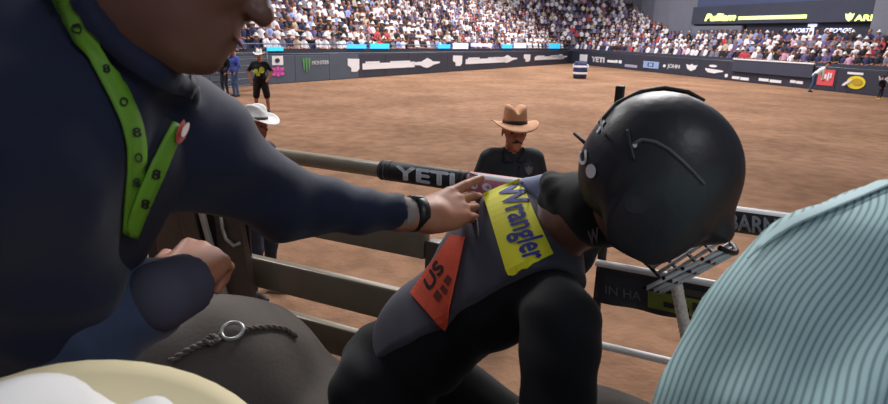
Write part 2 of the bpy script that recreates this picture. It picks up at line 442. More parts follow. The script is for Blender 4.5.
# ================================================================== THE SETTING
def smooth_noise(x, y, seed, n=24):
    rs = np.random.RandomState(seed); out = 0
    for i in range(n):
        a = rs.uniform(0, 2*math.pi); f = rs.uniform(0.7, 5.0)**1.4; out = out + np.sin((x*math.cos(a)+y*math.sin(a))*f+rs.uniform(0, 6.28))/f**0.55
    return out/math.sqrt(n)
def floor():
    gx = np.concatenate([np.linspace(-70, -9, 40)[:-1], np.linspace(-9, 9, 260), np.linspace(9, 70, 40)[1:]])
    gy = np.concatenate([np.linspace(-12, 1.6, 20)[:-1], np.linspace(1.6, 13, 190), np.linspace(13, 95, 60)[1:]])
    X, Y = np.meshgrid(gx, gy); W = len(gx)
    Z = smooth_noise(X, Y, 3)*0.028 + np.maximum(smooth_noise(X*2.1, Y*2.1, 5), 0.4)*0.03 - 0.03
    fade = np.clip((14-Y)/4, 0, 1)*np.clip((10-np.abs(X))/3, 0, 1); Z = Z*fade - 0.0
    v = np.stack([X, Y, Z], -1).reshape(-1, 3)
    f = [(j*W+i, j*W+i+1, (j+1)*W+i+1, (j+1)*W+i) for j in range(len(gy)-1) for i in range(W-1)]
    me = bpy.data.meshes.new('floor'); me.from_pydata([tuple(q) for q in v], [], f); me.materials.append(MT['dirt'])
    me.polygons.foreach_set('use_smooth', [True]*len(f)); o = bpy.data.objects.new('floor', me); COL.objects.link(o)
    tag(o, 'raked brown dirt floor of the arena', None, None, 'structure')
floor()

# fence lines on the ground: left wall runs from beside the camera's left to the far corner, right wall comes back
G = lambda px, py: Pz(px, py, 0.0)[:2]
CORN = G(577, 64.0)
Lf = [G(215, 92.5), G(270, 84.7), G(345, 76.5), G(455, 69.8), CORN]
Rf = [CORN, G(660, 73.0), G(720, 80.0), G(800, 88.3), G(895, 97.5)]
# continue both walls out of view
Lf = [Lf[0]-(Lf[1]-Lf[0])/np.linalg.norm(Lf[1]-Lf[0])*7] + Lf
Rf = Rf + [Rf[-1]+(Rf[-1]-Rf[-2])/np.linalg.norm(Rf[-1]-Rf[-2])*12]
# one straight stretch per wall keeps banners flat: fit
def fitline(p):
    p = A(p); c = p.mean(0); u = np.linalg.svd(p-c)[2][0]; u = u*np.sign((p[-1]-p[0])@u); return c, u
cl, ul = fitline(Lf[1:]); cr, ur = fitline(Rf[:-1])
# intersection
t = np.linalg.solve(A([ul, -ur]).T, cr-cl); CORN = cl+ul*t[0]
nl = A([-ul[1], ul[0]]); nl = nl if nl@(CORN*0-cl+A([0, -1])) < 0 else nl
if nl[1] < 0: nl = -nl
nr_ = A([ur[1], -ur[0]])
if nr_[0] < 0: nr_ = -nr_
Llen = np.linalg.norm(CORN-Lf[0]); Rlen = np.linalg.norm(Rf[-1]-CORN)
v3 = lambda p, z: A([p[0], p[1], z])
FH = 1.36       # fence height

def fence_side(name, p0, u, n_in, length, nseg, mats, label, heights):
    root = empty(name, v3(p0+u*length/2, 0), label, 'fence')
    seg = length/nseg; ax = A([[u[0], u[1], 0], [n_in[0], n_in[1], 0], [0, 0, 1]])
    for i in range(nseg):
        m = MB(); h = heights
        m.box(v3(p0+u*(i+.5)*seg, h/2), (seg/2-0.01, 0.03, h/2-0.02), ax, 0, 0.02)
        m.build('banner_panel', [mats(i/nseg)], root, False)
    for i in range(nseg+1):
        m = MB(); m.box(v3(p0+u*i*seg-n_in*0.07, h/2), (0.04, 0.035, h/2+0.03), ax, 0, 0.01); m.build('post', 'pipe_grey', root, False)
    m = MB(); m.tube([v3(p0-n_in*0.03, h+0.03), v3(p0+u*length-n_in*0.03, h+0.03)], 0.04, 8); m.build('top_rail', 'pipe_grey', root)
    return root
p0l = CORN-ul*Llen
sL = lambda px, py: (Pplane(px, py, v3(cl, 0), v3(nl, 0))[:2]-p0l)@ul
s345 = sL(345, 70)/Llen
fenceL = fence_side('arena_fence', p0l, ul, -nl, Llen-.12, 22, lambda t_: 'fence_slate' if t_+1/44 < s345 else 'fence_navy', 'dark banner clad arena fence along the left side with white logos', FH)
fenceR = fence_side('arena_fence', CORN, ur, -nr_, Rlen, 16, lambda t_: 'fence_navy', 'navy sponsor fence along the right side running back to the corner', FH)

def wall_print(parent, px, py, wpx, hpx, shape, m, side, h_off=0.05, name='logo'):
    """print on a fence: placed where the pixel's ray meets the fence, sized from its depth"""
    c0, u, n = (cl, ul, nl) if side == 'L' else (cr, ur, nr_)
    def on(x, y): return Pplane(x, y, v3(c0-n*h_off, 0), v3(n, 0))
    a, b = on(px-wpx/2, py), on(px+wpx/2, py); c = (a+b)/2
    W = abs((b-a)[:2]@u); dep = (c-CAM)@FWD; Hh = hpx*dep/FPX
    uv, f = shape
    pts = [c + A([u[0], u[1], 0])*((x-.5)*W) + A([0, 0, (y-.5)*Hh]) for x, y in uv]
    return thick(mesh_obj(name, pts, f, m, parent, False), 0.015)
rect = lambda: (A([(0, 0), (1, 0), (1, 1), (0, 1)], dtype=float), [(0, 1, 2, 3)])
def poly(pts): p = A(pts, dtype=float); return (p-p.min(0))/(p.max(0)-p.min(0)), [tuple(range(len(p)))]
def circ(n=24): return poly([(math.cos(2*math.pi*i/n), math.sin(2*math.pi*i/n)) for i in range(n)])
def multi(*shapes):
    vs, fs, o = [], [], 0
    for (v, f), (x0, y0, x1, y1) in shapes:
        vs.append(A([x0, y0])+A(v)*A([x1-x0, y1-y0])); fs += [tuple(i+o for i in q) for q in f]; o += len(v)
    return np.concatenate(vs), fs
flag = poly([(0, 1), (1, .96), (1, .2), (.8, 0), (.3, .02), (.3, .3), (0, .5)])
wing = poly([(0, .35), (.25, .3), (.38, .1), (.5, 0), (.62, .1), (.75, .3), (1, .45), (.98, .6), (.72, .66), (.6, .9), (.5, 1), (.42, .86), (.3, .66), (.02, .62)])
shield = poly([(0, .9), (.3, .8), (.5, 1), (.7, .8), (1, .9), (.86, .3), (.5, 0), (.14, .3)])
claw = multi((poly([(0, 1), (1, .9), (.7, 0), (.45, .05)]), (0, .1, .3, 1)), (poly([(0, 1), (1, 1), (.7, 0), (.3, 0)]), (.36, 0, .64, 1)), (poly([(0, .9), (1, 1), (.55, .05), (.3, 0)]), (.7, .1, 1, 1)))
# left fence
wall_print(fenceL, 277.5, 60.5, 11, 9, rect(), 'logo_white', 'L', name='white_sign'); wall_print(fenceL, 277.5, 60.5, 4.5, 4.5, circ(), 'fence_navy', 'L', 0.085, name='round_mark')
wall_print(fenceL, 278, 71.5, 12, 9.5, multi((rect(), (0, .1, .3, .9)), (rect(), (.36, 0, .62, 1)), (rect(), (.68, .1, 1, .9)), (rect(), (0, .4, 1, .62))), 'logo_pink', 'L', name='pink_sign')
wall_print(fenceL, 306.5, 65, 8, 14, claw, 'logo_green', 'L')
wall_print(fenceL, 320.5, 62.5, 17, 3.6, text_shape('MONSTER', bold=.02), 'logo_white', 'L', name='lettering')
for x0, y0, sc in ((353.5, 65.2, 1.0), (457.5, 60.7, .8), (527, 58, .56)):
    wall_print(fenceL, x0, y0, 11.5*sc, 13*sc, flag, 'logo_white', 'L')
    wall_print(fenceL, x0+(35 if sc > .7 else 27)*(1 if sc == 1 else .83), y0-0.6, 52*sc, 7.2*sc, multi((rect(), (0, 0, 1, .78)), (rect(), (.05, .7, .3, 1)), (rect(), (.5, .7, .9, .95))), 'logo_white', 'L')
    wall_print(fenceL, x0+(73 if sc == 1 else 49 if sc > .7 else 33), y0-2.2*sc, 27*sc, 9.5*sc, wing, 'logo_white', 'L')
# right fence
wall_print(fenceR, 583.5, 57.8, 7.5, 6.5, rect(), 'logo_white', 'R', name='white_sign')
wall_print(fenceR, 598, 59.6, 13, 5.2, text_shape('YETI', bold=.05), 'logo_white', 'R', name='lettering')
wall_print(fenceR, 614.5, 61.3, 14.5, 3.0, multi((rect(), (0, 0, .55, .8)), (circ(), (.5, 0, .75, 1)), (rect(), (.8, 0, 1, 1))), 'logo_white', 'R')
wall_print(fenceR, 631, 66, 12.5, 2.6, rect(), 'logo_pale', 'R')
wall_print(fenceR, 651, 64.8, 15.5, 6.6, multi((rect(), (0, 0, 1, .22)), (rect(), (0, .8, 1, 1)), (rect(), (0, .2, .28, .82)), (rect(), (.36, .3, .6, .72)), (rect(), (.68, .2, 1, .8))), 'logo_blue', 'R')
wall_print(fenceR, 664.3, 65.8, 2.8, 2.8, circ(), 'logo_white', 'R')
wall_print(fenceR, 673.5, 66.8, 12.5, 5, text_shape('JOHN', bold=.04), 'logo_white', 'R', name='lettering')
wall_print(fenceR, 691.5, 67.5, 11.5, 7, shield, 'logo_white', 'R')
wall_print(fenceR, 713, 66, 8, 2.4, circ(), 'logo_white', 'R')
wall_print(fenceR, 714, 71, 19, 4.5, poly([(0, 1), (.95, .75), (1, .5), (.7, .2), (.55, 0), (.2, .1), (.05, .55)]), 'logo_white', 'R')
wall_print(fenceR, 726.3, 75.6, 3.2, 3.6, circ(), 'logo_white', 'R')
for x0, y0, w0 in ((740.5, 78.3, 17), (770, 80.6, 23), (796.5, 82, 13)):
    wall_print(fenceR, x0, y0, w0, 3, multi((rect(), (0, .1, .45, 1)), (rect(), (.5, 0, 1, .9))), 'logo_white', 'R')
# long dark box with a silver top edge fixed on the fence
a, b = Pplane(731, 78, v3(cr-nr_*.12, 0), v3(nr_, 0)), Pplane(812, 78, v3(cr-nr_*.12, 0), v3(nr_, 0))
axr = A([[ur[0], ur[1], 0], [nr_[0], nr_[1], 0], [0, 0, 1]])
scr = empty('scoreboard', v3((a+b)[:2]/2, .62), 'long dark screen with silver top edge fixed to the right fence', 'screen')
L2 = np.linalg.norm((b-a)[:2])/2; mid = v3((a+b)[:2]/2, 0)
MB().box(mid+A([0, 0, 1.1]), (L2, .05, .42), axr, 0, .02).build('screen_body', 'wall_dark', scr, False)
MB().box(mid+A([0, 0, 1.56]), (L2+.02, .08, .045), axr, 0, .02).build('top_edge', 'logo_white', scr, False)
pn = wall_print(fenceR, 826, 77.5, 16.5, 15.5, rect(), 'logo_red', 'R', name='red_sign')
wall_print(fenceR, 826.5, 76.5, 10, 7.5, multi((rect(), (0, 0, .2, 1)), (rect(), (.3, .2, .5, .8)), (rect(), (.6, 0, .75, 1)), (rect(), (.85, .3, 1, 1))), 'logo_white', 'R', .085)
wall_print(fenceR, 856, 82.5, 19, 13, circ(), 'logo_yellow', 'R')
wall_print(fenceR, 857, 82, 11, 6.5, circ(), mt('logo_ochre', (196, 160, 40), .6), 'R', .085)
wall_print(fenceR, 847, 82.5, 10, 7, poly([(0, 0), (.3, .05), (1, .9), (.8, 1), (.2, .4)]), 'logo_white', 'R', .1)
wall_print(fenceR, 855.5, 73.5, 16, 2.2, rect(), 'logo_white', 'R')
wall_print(fenceR, 884, 79.5, 12, 6, text_shape('VA', bold=.03), 'logo_white', 'R', name='lettering')

# ------------------------------------------------------------------ the bowl of seats: left side, curved corner, right side
RUN, RISE, Z0 = 0.82, 0.45, 1.05
angL, angR = math.atan2(nl[1], nl[0]), math.atan2(nr_[1], nr_[0])
def bowl_point(s, off):
    """s < 0 along the left wall, 0..1 round the corner, > 1 along the right wall"""
    if s <= 0: return CORN + ul*s + nl*off, nl
    if s < 1:
        a = angL+(angR-angL)*s; d = A([math.cos(a), math.sin(a)]); return CORN+d*off, d
    return CORN+ur*(s-1)+nr_*off, nr_
def rows_at(s):
    if s <= 0.45: return 18
    if s <= 1: return int(round(18-9*(s-.45)/.55))
    return max(4, int(round(9-(s-1)/2.4)))
NROW = 18
stations = [-Llen+i*(Llen/24) for i in range(24)]+[i/16 for i in range(16)]+[1+i*(Rlen/16) for i in range(17)]
stand = empty('grandstand', v3(CORN+(nl+nr_)*4, 0), 'stepped concrete grandstand behind the banner fences', None, None, 'structure')
for r in range(NROW):
    m = MB(); seat = MB()
    for i in range(len(stations)-1):
        s0, s1 = stations[i], stations[i+1]
        if rows_at((s0+s1)/2) <= r: continue
        z = Z0+r*RISE; o0, o1 = 0.9+r*RUN, 0.9+(r+1)*RUN
        q = [bowl_point(s0, o0)[0], bowl_point(s1, o0)[0], bowl_point(s1, o1)[0], bowl_point(s0, o1)[0]]
        v = [v3(p, z-RISE) for p in q]+[v3(p, z) for p in q]
        m.add(v, [(4, 5, 6, 7), (0, 1, 5, 4), (3, 2, 1, 0), (2, 3, 7, 6)])
        q2 = [bowl_point(s0, o0+.5)[0], bowl_point(s1, o0+.5)[0], bowl_point(s1, o0+.56)[0], bowl_point(s0, o0+.56)[0]]
        v = [v3(p, z+.35) for p in q2]+[v3(p, z+.8) for p in q2]
        seat.add(v, [(4, 5, 6, 7), (0, 1, 5, 4), (2, 3, 7, 6), (3, 2, 1, 0)])
    m.build('step', 'concrete', stand, False); o = seat.build('seat_row', 'seat_blue', stand, False); o['kind'] = 'stuff'
# front parapet and lit panels on the left
par = MB()
for i in range(len(stations)-1):
    s0, s1 = stations[i], stations[i+1]; q = [bowl_point(s0, .55)[0], bowl_point(s1, .55)[0], bowl_point(s1, .7)[0], bowl_point(s0, .7)[0]]
    v = [v3(p, 0) for p in q]+[v3(p, 1.62) for p in q]; par.add(v, [(4, 5, 6, 7), (0, 1, 5, 4), (2, 3, 7, 6)])
par.build('parapet', 'wall_dark', stand, False)
def led(px0, px1, py, hpx, m, nm='light_panel'):
    n = v3(nl, 0); c0 = v3(CORN+nl*.5, 0); a, b = Pplane(px0, py, c0, n), Pplane(px1, py, c0, n); c = (a+b)/2; dep = (c-CAM)@FWD
    MB().box(c, (abs((b-a)[:2]@ul)/2, .03, hpx*dep/FPX/2), A([[ul[0], ul[1], 0], [nl[0], nl[1], 0], [0, 0, 1]]), 0, .01).build(nm, m, stand, False)
for a, b, y, hh, m in ((199, 246, 46, 4, 'seat_blue'), (267, 283, 49, 4, 'led_cyan'), (347, 366, 46.5, 4, 'led_cyan'), (370, 389, 46.2, 5, 'led_cyan'), (438, 450, 46.5, 4, 'led_cyan'), (453, 468, 46, 5.5, 'led_white'), (471, 492, 45, 3, 'led_white'), (502, 512, 46.3, 4, 'led_cyan'), (514, 526, 45.5, 5, 'led_white'), (549, 560, 46, 5, 'led_cyan')):
    led(a, b, y, hh, m)
m = MB(); m.tube([v3(bowl_point(s, .5)[0], 1.85) for s in stations[:25]], .03, 6); m.build('handrail', 'pipe_grey', stand)
# back walls
bw = MB(); top = 13.0
for i in range(len(stations)-1):
    s0, s1 = stations[i], stations[i+1]; ra, rb = rows_at(s0), rows_at(s1)
    p, q = bowl_point(s0, max(5.45, .95+ra*RUN))[0], bowl_point(s1, max(5.45, .95+rb*RUN))[0]
    bw.add([v3(p, 0), v3(q, 0), v3(q, top), v3(p, top)], [(0, 1, 2, 3)])
thick(tag(bw.build('wall_back', 'wall_grey', None, False), 'grey wall rising behind the seats', None, None, 'structure'), .2)
# upper deck over the right stand: dark fascia with a lit ribbon board
def deck_pt(px, py, off): return Pplane(px, py, v3(cr+nr_*off, 0), v3(nr_, 0))
sA = (deck_pt(692, 17, 4.6)[:2]-CORN)@ur; sB = sA+30
def deck_box(name, s0, s1, o0, o1, z0, z1, m, parent):
    c = v3(CORN+ur*(s0+s1)/2+nr_*(o0+o1)/2, (z0+z1)/2)
    return MB().box(c, ((s1-s0)/2, (o1-o0)/2, (z1-z0)/2), axr, 0, .04).build(name, m, parent, False)
deck = empty('upper_deck', v3(CORN+ur*(sA+sB)/2+nr_*4.7, 4.2), 'dark upper deck with a lit ribbon board over the right stand', None, None, 'structure')
deck_box('fascia', sA, sB, 4.6, 4.9, 4.25, 5.75, 'wall_dark', deck)
deck_box('soffit', sA, sB, 4.9, 6.0, 4.15, 4.3, 'wall_dark', deck)
deck_box('back_panel', sA+6.5, sB, 4.95, 5.1, 2.4, 4.2, 'fence_navy', deck)
deck_box('grey_box', sA, sA+6.2, 4.75, 5.0, 3.35, 4.1, 'wall_grey', deck)
deck_box('box_window', sA+1.2, sA+5.8, 4.7, 4.76, 3.55, 3.8, 'fence_slate', deck)
deck_box('upper_seating', sA, sB, 5.0, 5.3, 5.6, 6.9, 'seat_blue', deck)
def deck_print(px, py, wpx, hpx, shape, m, off=4.57, name='lettering'):
    a, b = deck_pt(px-wpx/2, py, off), deck_pt(px+wpx/2, py, off); c = (a+b)/2; dep = (c-CAM)@FWD; W = abs((b-a)[:2]@ur); Hh = hpx*dep/FPX
    # the board follows the deck: sample rays only for its two ends
    uv, f = shape; pts = [c + v3(ur, 0)*((x-.5)*W)+A([0, 0, (y-.5)*Hh]) for x, y in uv]
    thick(mesh_obj(name, pts, f, m, deck, False), .03)
deck_print(720.5, 17.2, 31, 7.5, text_shape('Pulliam', bold=.05, shear=.25), 'led_lime')
deck_print(772.5, 17.4, 68, 3.4, rect(), 'led_lime', name='light_bar')
deck_print(849.5, 17, 9, 8.5, multi((shield, (0, 0, 1, 1))), 'led_lime', name='logo')
deck_print(872, 17.6, 34, 6, text_shape('ARIAT', bold=.03), 'led_lime')
deck_print(803, 30.5, 22, 4.5, text_shape('NORTH', bold=.02, shear=.2), 'led_white', 4.9)
deck_print(838, 30.5, 27, 4.5, text_shape('GEORGE', bold=.02, shear=.2), 'led_white', 4.9)
deck_print(811.5, 31, 9, 13.5, poly([(0, 1), (1, 1), (1, .82), (.72, .8), (.8, 0), (.1, 0), (.38, .8), (0, .82)]), 'led_white', 4.85, 'logo')
# pale pillar at the right edge
c = Pz(882, 60, 2.4); MB().box(v3(deck_pt(884, 30, 3.6)[:2], 4.0), (.75, .3, 4.0), axr, 0, .05)
pil = MB().box(v3(deck_pt(889, 30, 4.3)[:2], 4.0), (1.15, .2, 4.0), axr, 0, .05).build('trim_1', 'wall_grey', None, False); tag(pil, 'pale grey pillar at the end of the right stand', None, None, 'structure')

# ------------------------------------------------------------------ spectators
def seated_mesh(kind, h):
    F = Field(.03); z = .45
    F.cap((0, 0, z+.05), (0, .04, z+.42), .15, .17, m=1).cap((-.16, .04, z+.45), (.16, .04, z+.45), .08, m=1)
    F.ell((0, 0, z+.72), (.095, .105, .125), m=0).cap((0, .02, z+.5), (0, .01, z+.62), .06, m=0)
    for s in (-1, 1):
        F.cap((s*.1, 0, z), (s*.12, -.42, z+.04), .085, .07, m=2).cap((s*.12, -.42, z+.04), (s*.12, -.4, .06), .07, .055, m=2).cap((s*.12, -.4, .05), (s*.12, -.52, .05), .05, m=2)
        if kind == 2 and s > 0: F.cap((.22, .03, z+.42), (.34, -.12, z+.5), .06, .05, m=1).cap((.34, -.12, z+.5), (.28, -.2, z+.85), .05, .045, m=0)
        else: F.cap((s*.22, .03, z+.42), (s*.27, -.06, z+.16), .06, .05, m=1).cap((s*.27, -.06, z+.16), (s*.1, -.28, z+.12), .05, .045, m=0)
    if kind in (0, 3): F.ell((0, .01, z+.79), (.19, .23, .03), m=3).ell((0, .01, z+.86), (.09, .11, .09), m=3)      # brimmed hat
    else: F.ell((0, .035, z+.76), (.1, .1, .11), m=3)                                                            # hair or cap
    FF, lo = F.arrays(h); V, Q = surfnets(FF, lo, h); return V, Q, F.face_mats(V, Q)
SPC = [('white', (238, 236, 244), 36), ('black', (30, 28, 38), 22), ('grey', (128, 124, 142), 11), ('navy', (48, 50, 88), 12), ('light blue', (150, 164, 214), 6), ('purple', (104, 92, 142), 8), ('red', (196, 66, 76), 2), ('pink', (216, 164, 190), 3), ('beige', (196, 180, 162), 4)]
HATS = [('white cowboy hat', 'hat_white', 0), ('black cowboy hat', 'ink', 3), ('dark hair', 'hair', 1), ('fair hair', 'hat_tan', 4), ('raised arm', 'hair', 2)]
protos = []
for hn, hm, kind in HATS:
    V, Q, fm = seated_mesh(kind, .055)
    me = bpy.data.meshes.new('spectator'); me.from_pydata([tuple(q) for q in V], [], [tuple(int(i) for i in q) for q in Q])
    for k in ('skin_tan', 'spec_shirt', 'trouser', hm): me.materials.append(MT[k])
    me.polygons.foreach_set('material_index', fm); me.polygons.foreach_set('use_smooth', [True]*len(fm)); protos.append((hn, me, V, Q, fm, hm))
seats = []
rs = np.random.RandomState(11)
for r in range(NROW):
    off = 0.9+r*RUN+.32
    ss = list(np.arange(-Llen, 0, .56))+list(np.linspace(0, 1, max(4, int(abs(angR-angL)*off/.56))))+list(np.arange(1.3, 1+Rlen, .56))
    for s in ss:
        if rows_at(s) <= r or rs.rand() < .07: continue
        p, n = bowl_point(s, off); p = p+rs.uniform(-.07, .07, 2)
        q = v3(p, Z0+r*RISE); x, y, z = proj(q+A([0, 0, .8]))
        if -330 < x < 960 and -60 < y < 110 and z > 8: seats.append((z, r, s, q, n, x, y))
seats.sort(key=lambda e: e[0])
ORD = ['front', 'second', 'third', 'fourth', 'fifth', 'sixth', 'seventh', 'eighth', 'ninth', 'tenth', 'eleventh', 'twelfth', 'thirteenth', 'fourteenth', 'fifteenth', 'sixteenth', 'seventeenth', 'top']
wts = A([c[2] for c in SPC], dtype=float); wts /= wts.sum()
many = {}; nind = 0; labs = {}
def hidden(x, y): return x < 238 and y < 75
for z, r, s, q, n, x, y in seats:
    hn, me, V, Q, fm, hm = protos[rs.choice(5, p=[.32, .2, .28, .1, .1])]
    cn, crgb, _ = SPC[rs.choice(len(SPC), p=wts)]
    ang = math.atan2(n[1], n[0])-math.pi/2+rs.uniform(-.25, .25); sc = rs.uniform(.93, 1.07)
    if 215 < x < 896 and -6 < y < 90 and not hidden(x, y) and nind < 296:
        o = bpy.data.objects.new('spectator', me); COL.objects.link(o); o.location = tuple(q); o.rotation_euler = (0, 0, ang); o.scale = (sc,)*3; o.color = lin(*crgb); nind += 1
        side = 'left stand' if s <= 0 else 'corner stand' if s < 1 else 'right stand'
        labs.setdefault('spectator in %s top and %s, %s %s row' % (cn, hn, side, ORD[r]), []).append((x, o)); tag(o, None, 'person', 'crowd in the '+side)
    else: many.setdefault(hm, []).append((q, ang, sc, crgb, V, Q, fm))
NTH = ['leftmost', 'second from left', 'third from left', 'fourth from left', 'fifth from left', 'sixth from left', 'seventh from left', 'eighth from left', 'ninth from left']
for lb, L in labs.items():
    L.sort(key=lambda e: e[0])
    for i, (x, o) in enumerate(L): o['label'] = lb if len(L) == 1 else lb+', '+('rightmost' if i == len(L)-1 else NTH[i])
lowV, lowQ, lowM = seated_mesh(1, .085)
av, aq, am, ac = [], [], [], []; base = 0; hk = list(many)
for hm, L in many.items():
    for q, ang, sc, crgb, V, Q, fm in L:
        c, s_ = math.cos(ang), math.sin(ang); R = A([[c, -s_, 0], [s_, c, 0], [0, 0, 1]])
        av.append((lowV*sc)@R.T+q); aq.append(lowQ+base); base += len(lowV)
        am.append(np.where(lowM == 3, 3+hk.index(hm), lowM)); ac.append(np.tile(A(lin(*crgb)), (len(lowV), 1)))
me = bpy.data.meshes.new('crowd'); me.from_pydata([tuple(x) for x in np.concatenate(av)], [], [tuple(int(i) for i in x) for x in np.concatenate(aq)])
for k in ['skin_tan', 'spec_shirt_attr', 'trouser']+hk: me.materials.append(MT[k])
me.polygons.foreach_set('material_index', np.concatenate(am).astype(np.int32)); me.polygons.foreach_set('use_smooth', [True]*len(me.polygons))
at = me.attributes.new('shirt', 'FLOAT_COLOR', 'POINT'); at.data.foreach_set('color', np.concatenate(ac).astype(np.float32).ravel())
o = bpy.data.objects.new('crowd', me); COL.objects.link(o); tag(o, 'packed crowd filling the far rows of the stands', 'crowd', None, 'stuff')
print('SPECTATORS', nind, 'more', sum(len(x) for x in many.values()), 'verts', base)
# ================================================================== CHUTE GATE (the steel rails between the bull and the arena)
g0, g1 = Pz(290, 157, 2.0), Pz(750, 221, 2.0)
GD = nrm(g1-g0); GD[2] = 0; GD = nrm(GD)                       # along the gate, to the right
GN = A([GD[1], -GD[0], 0])                                     # from the gate towards the chute
if GN[1] > 0: GN = -GN
GAX = A([GD, GN, [0, 0, 1]])
def Gp(px, py, off=0.0): return Pplane(px, py, g0+GN*off, GN)
def along(px, z, off=0.0):
    """point of the gate plane at height z under pixel column px"""
    lo, hi = -200, 3000
    for _ in range(40):
        m_ = (lo+hi)/2
        if Gp(px, m_, off)[2] > z: lo = m_
        else: hi = m_
    return Gp(px, lo, off)
gate = empty('chute_gate', A([Gp(480, 250)[0], Gp(480, 250)[1], 0.0]), 'beige pipe gate in front of the bull, wrapped in lettered sleeves', 'gate')
def pipe(name, pa, pb, r, m, parent=gate, n=16): return MB().tube([pa, pb], r, n).build(name, m, parent)
tl, tr_ = along(205, 2.0), along(880, 2.0)
pipe('top_rail', tl, tr_, .027, 'rail_beige')
def sleeve(name, xa, xb, r, m, n=20, sub=1):
    a, b = along(xa, 2.0), along(xb, 2.0); d = nrm(b-a); mb = MB()
    mb.tube([a, a+d*.004, b-d*.004, b], [r-.006, r, r, r-.006], n); return mb.build(name, m, gate)
sl1 = sleeve('padded_sleeve', 381, 468, .034, 'sleeve_black'); bs1 = bvh_of(sl1)
for xa, xb in ((382.5, 384.5), (386.5, 389), (391, 393), (459, 461), (464, 466.5)):
    sleeve('sleeve_stripe', xa, xb, .0352, 'sleeve_grey')
def on_sleeve(px, v):
    a = along(px, 2.0); x, y, z = proj(a); return x, y+v*.034*FPX/z
def sleeve_quad(xa, xb, lo=.72, hi=-.62):
    return [on_sleeve(xa, lo), on_sleeve(xb, lo), on_sleeve(xb, hi), on_sleeve(xa, hi)]
uv, f = text_shape('YETI', bold=.035, sub=.12)
decal('lettering', sleeve_quad(395.5, 455), uv, f, bs1, .002, 'white_print', sl1)
sl2 = sleeve('padded_sleeve', 469, 556, .034, 'sleeve_pink'); bs2 = bvh_of(sl2)
for a, b in ((470, 478), (482, 492), (497, 507)):
    uv, f = circ(14); decal('sleeve_mark', sleeve_quad(a, b, .6, -.1), uv, f, bs2, .0015, 'white_print', sl2)
uv, f = grid_uv(10, 3); decal('white_edge', sleeve_quad(469, 556, -.4, -.9), uv, f, bs2, .0015, 'rail_white', sl2)
sl3 = sleeve('padded_sleeve', 690, 850, .036, 'sleeve_black'); bs3 = bvh_of(sl3)
uv, f = text_shape('BARN', bold=.03, sub=.12); decal('lettering', sleeve_quad(728, 777, .85, -.42), uv, f, bs3, .002, 'silver_print', sl3)
uv, f = grid_uv(14, 3); decal('white_edge', sleeve_quad(690, 850, -.62, -1.0), uv, f, bs3, .0015, 'rail_white', sl3)
# flat rails on the left of the rider
def flat_rail(name, xa, xb, ytop_b, hgt, m='rail_beige_shade', off=.0, th=.022):
    z = Gp(xb, ytop_b, off)[2]; a, b = along(xa, z, off), along(xb, z, off); c = (a+b)/2
    mb = MB(); mb.box(c-A([0, 0, hgt/2]), (np.linalg.norm(b-a)/2, th, hgt/2), GAX, 0, .009)
    return mb.build(name, m, gate, True)
flat_rail('rail', 190, 428, 221, .135)
flat_rail('rail', 236, 403, 290, .125)
flat_rail('rail', 255, 392, 340, .12)
z5 = Gp(392, 340)[2]-.26
a, b = along(240, z5), along(420, z5); MB().box((a+b)/2-A([0, 0, .06]), (np.linalg.norm(b-a)/2, .022, .06), GAX, 0, .009).build('rail', 'rail_beige_shade', gate)
for px_, m_ in ((435, 'steel_brown'),):
    a = along(px_, 1.75); a = A([a[0], a[1], 0]); MB().box(a+A([0, 0, .89]), (.026, .026, .89), GAX, 0, .006).build('post', m_, gate)
a = along(611, 2.0, -.05); t_ = along(608.5, 2.0, -.05); zt = Gp(608.5, 85, -.05)[2]
hd = MB(); hd.box(A([t_[0], t_[1], (zt+1.5)/2]), (.012, .014, (zt-1.5)/2), GAX, 0, .004); hd.build('latch_handle', mt('latch_dark', (40, 30, 24), .5), gate)
# right side: thin white rails and a hanging banner
zA, zB = Gp(690, 279.5)[2], Gp(640, 354.5)[2]
pipe('rail', along(596, zA), along(880, zA), .0105, 'rail_white'); pipe('rail', along(575, zB), along(880, zB), .012, 'rail_white')
z5 = zB-.35; pipe('rail', along(575, z5), along(880, z5), .012, 'rail_white')
a = along(848, 2.0); MB().box(A([a[0], a[1], .985]), (.026, .026, .985), GAX, 0, .006).build('post', 'steel_brown', gate)
a, b = along(598, zA), along(850, zA); L_ = np.linalg.norm(b-a)
bn = MB(); nx = 24; v, f = [], []
for j in range(6):
    for i in range(nx+1):
        p = a+(b-a)*i/nx; v.append(p - A([0, 0, .012+.118*j/5]) - GN*(.012+.006*math.sin(i*1.1+j*.6)*j/5))
bn.add(v, [(j*(nx+1)+i, j*(nx+1)+i+1, (j+1)*(nx+1)+i+1, (j+1)*(nx+1)+i) for j in range(5) for i in range(nx)])
ban = bn.build('banner', 'banner_dark', gate); bb = bvh_of(ban); thick(ban, .003)
uv, f = grid_uv(14, 4)
def banq(xa, xb, t0, t1):
    q = []
    for x, t_ in ((xa, t1), (xb, t1), (xb, t0), (xa, t0)):
        p = along(x, zA-.012-.118*t_, -.0); q.append(proj(p)[:2])
    return q
decal('green_field', banq(648, 735, .36, .82), uv, f, bb, .004, 'banner_green', ban)
decal('grey_field', banq(664, 735, .14, .3), uv, f, bb, .004, mt('banner_brown', (64, 56, 54), .7), ban)
uv, f = text_shape('IN HA', bold=.0, sub=.15); decal('lettering', banq(606, 641, .45, .68), uv, f, bb, .005, mt('banner_dim', (84, 82, 88), .7), ban)
uv, f = multi((rect(), (0, .2, .3, .6)), (rect(), (.4, 0, .7, .5)), (rect(), (.8, .3, 1, 1))); decal('banner_mark', banq(664, 700, .44, .78), uv, f, bb, .007, 'banner_dark', ban)

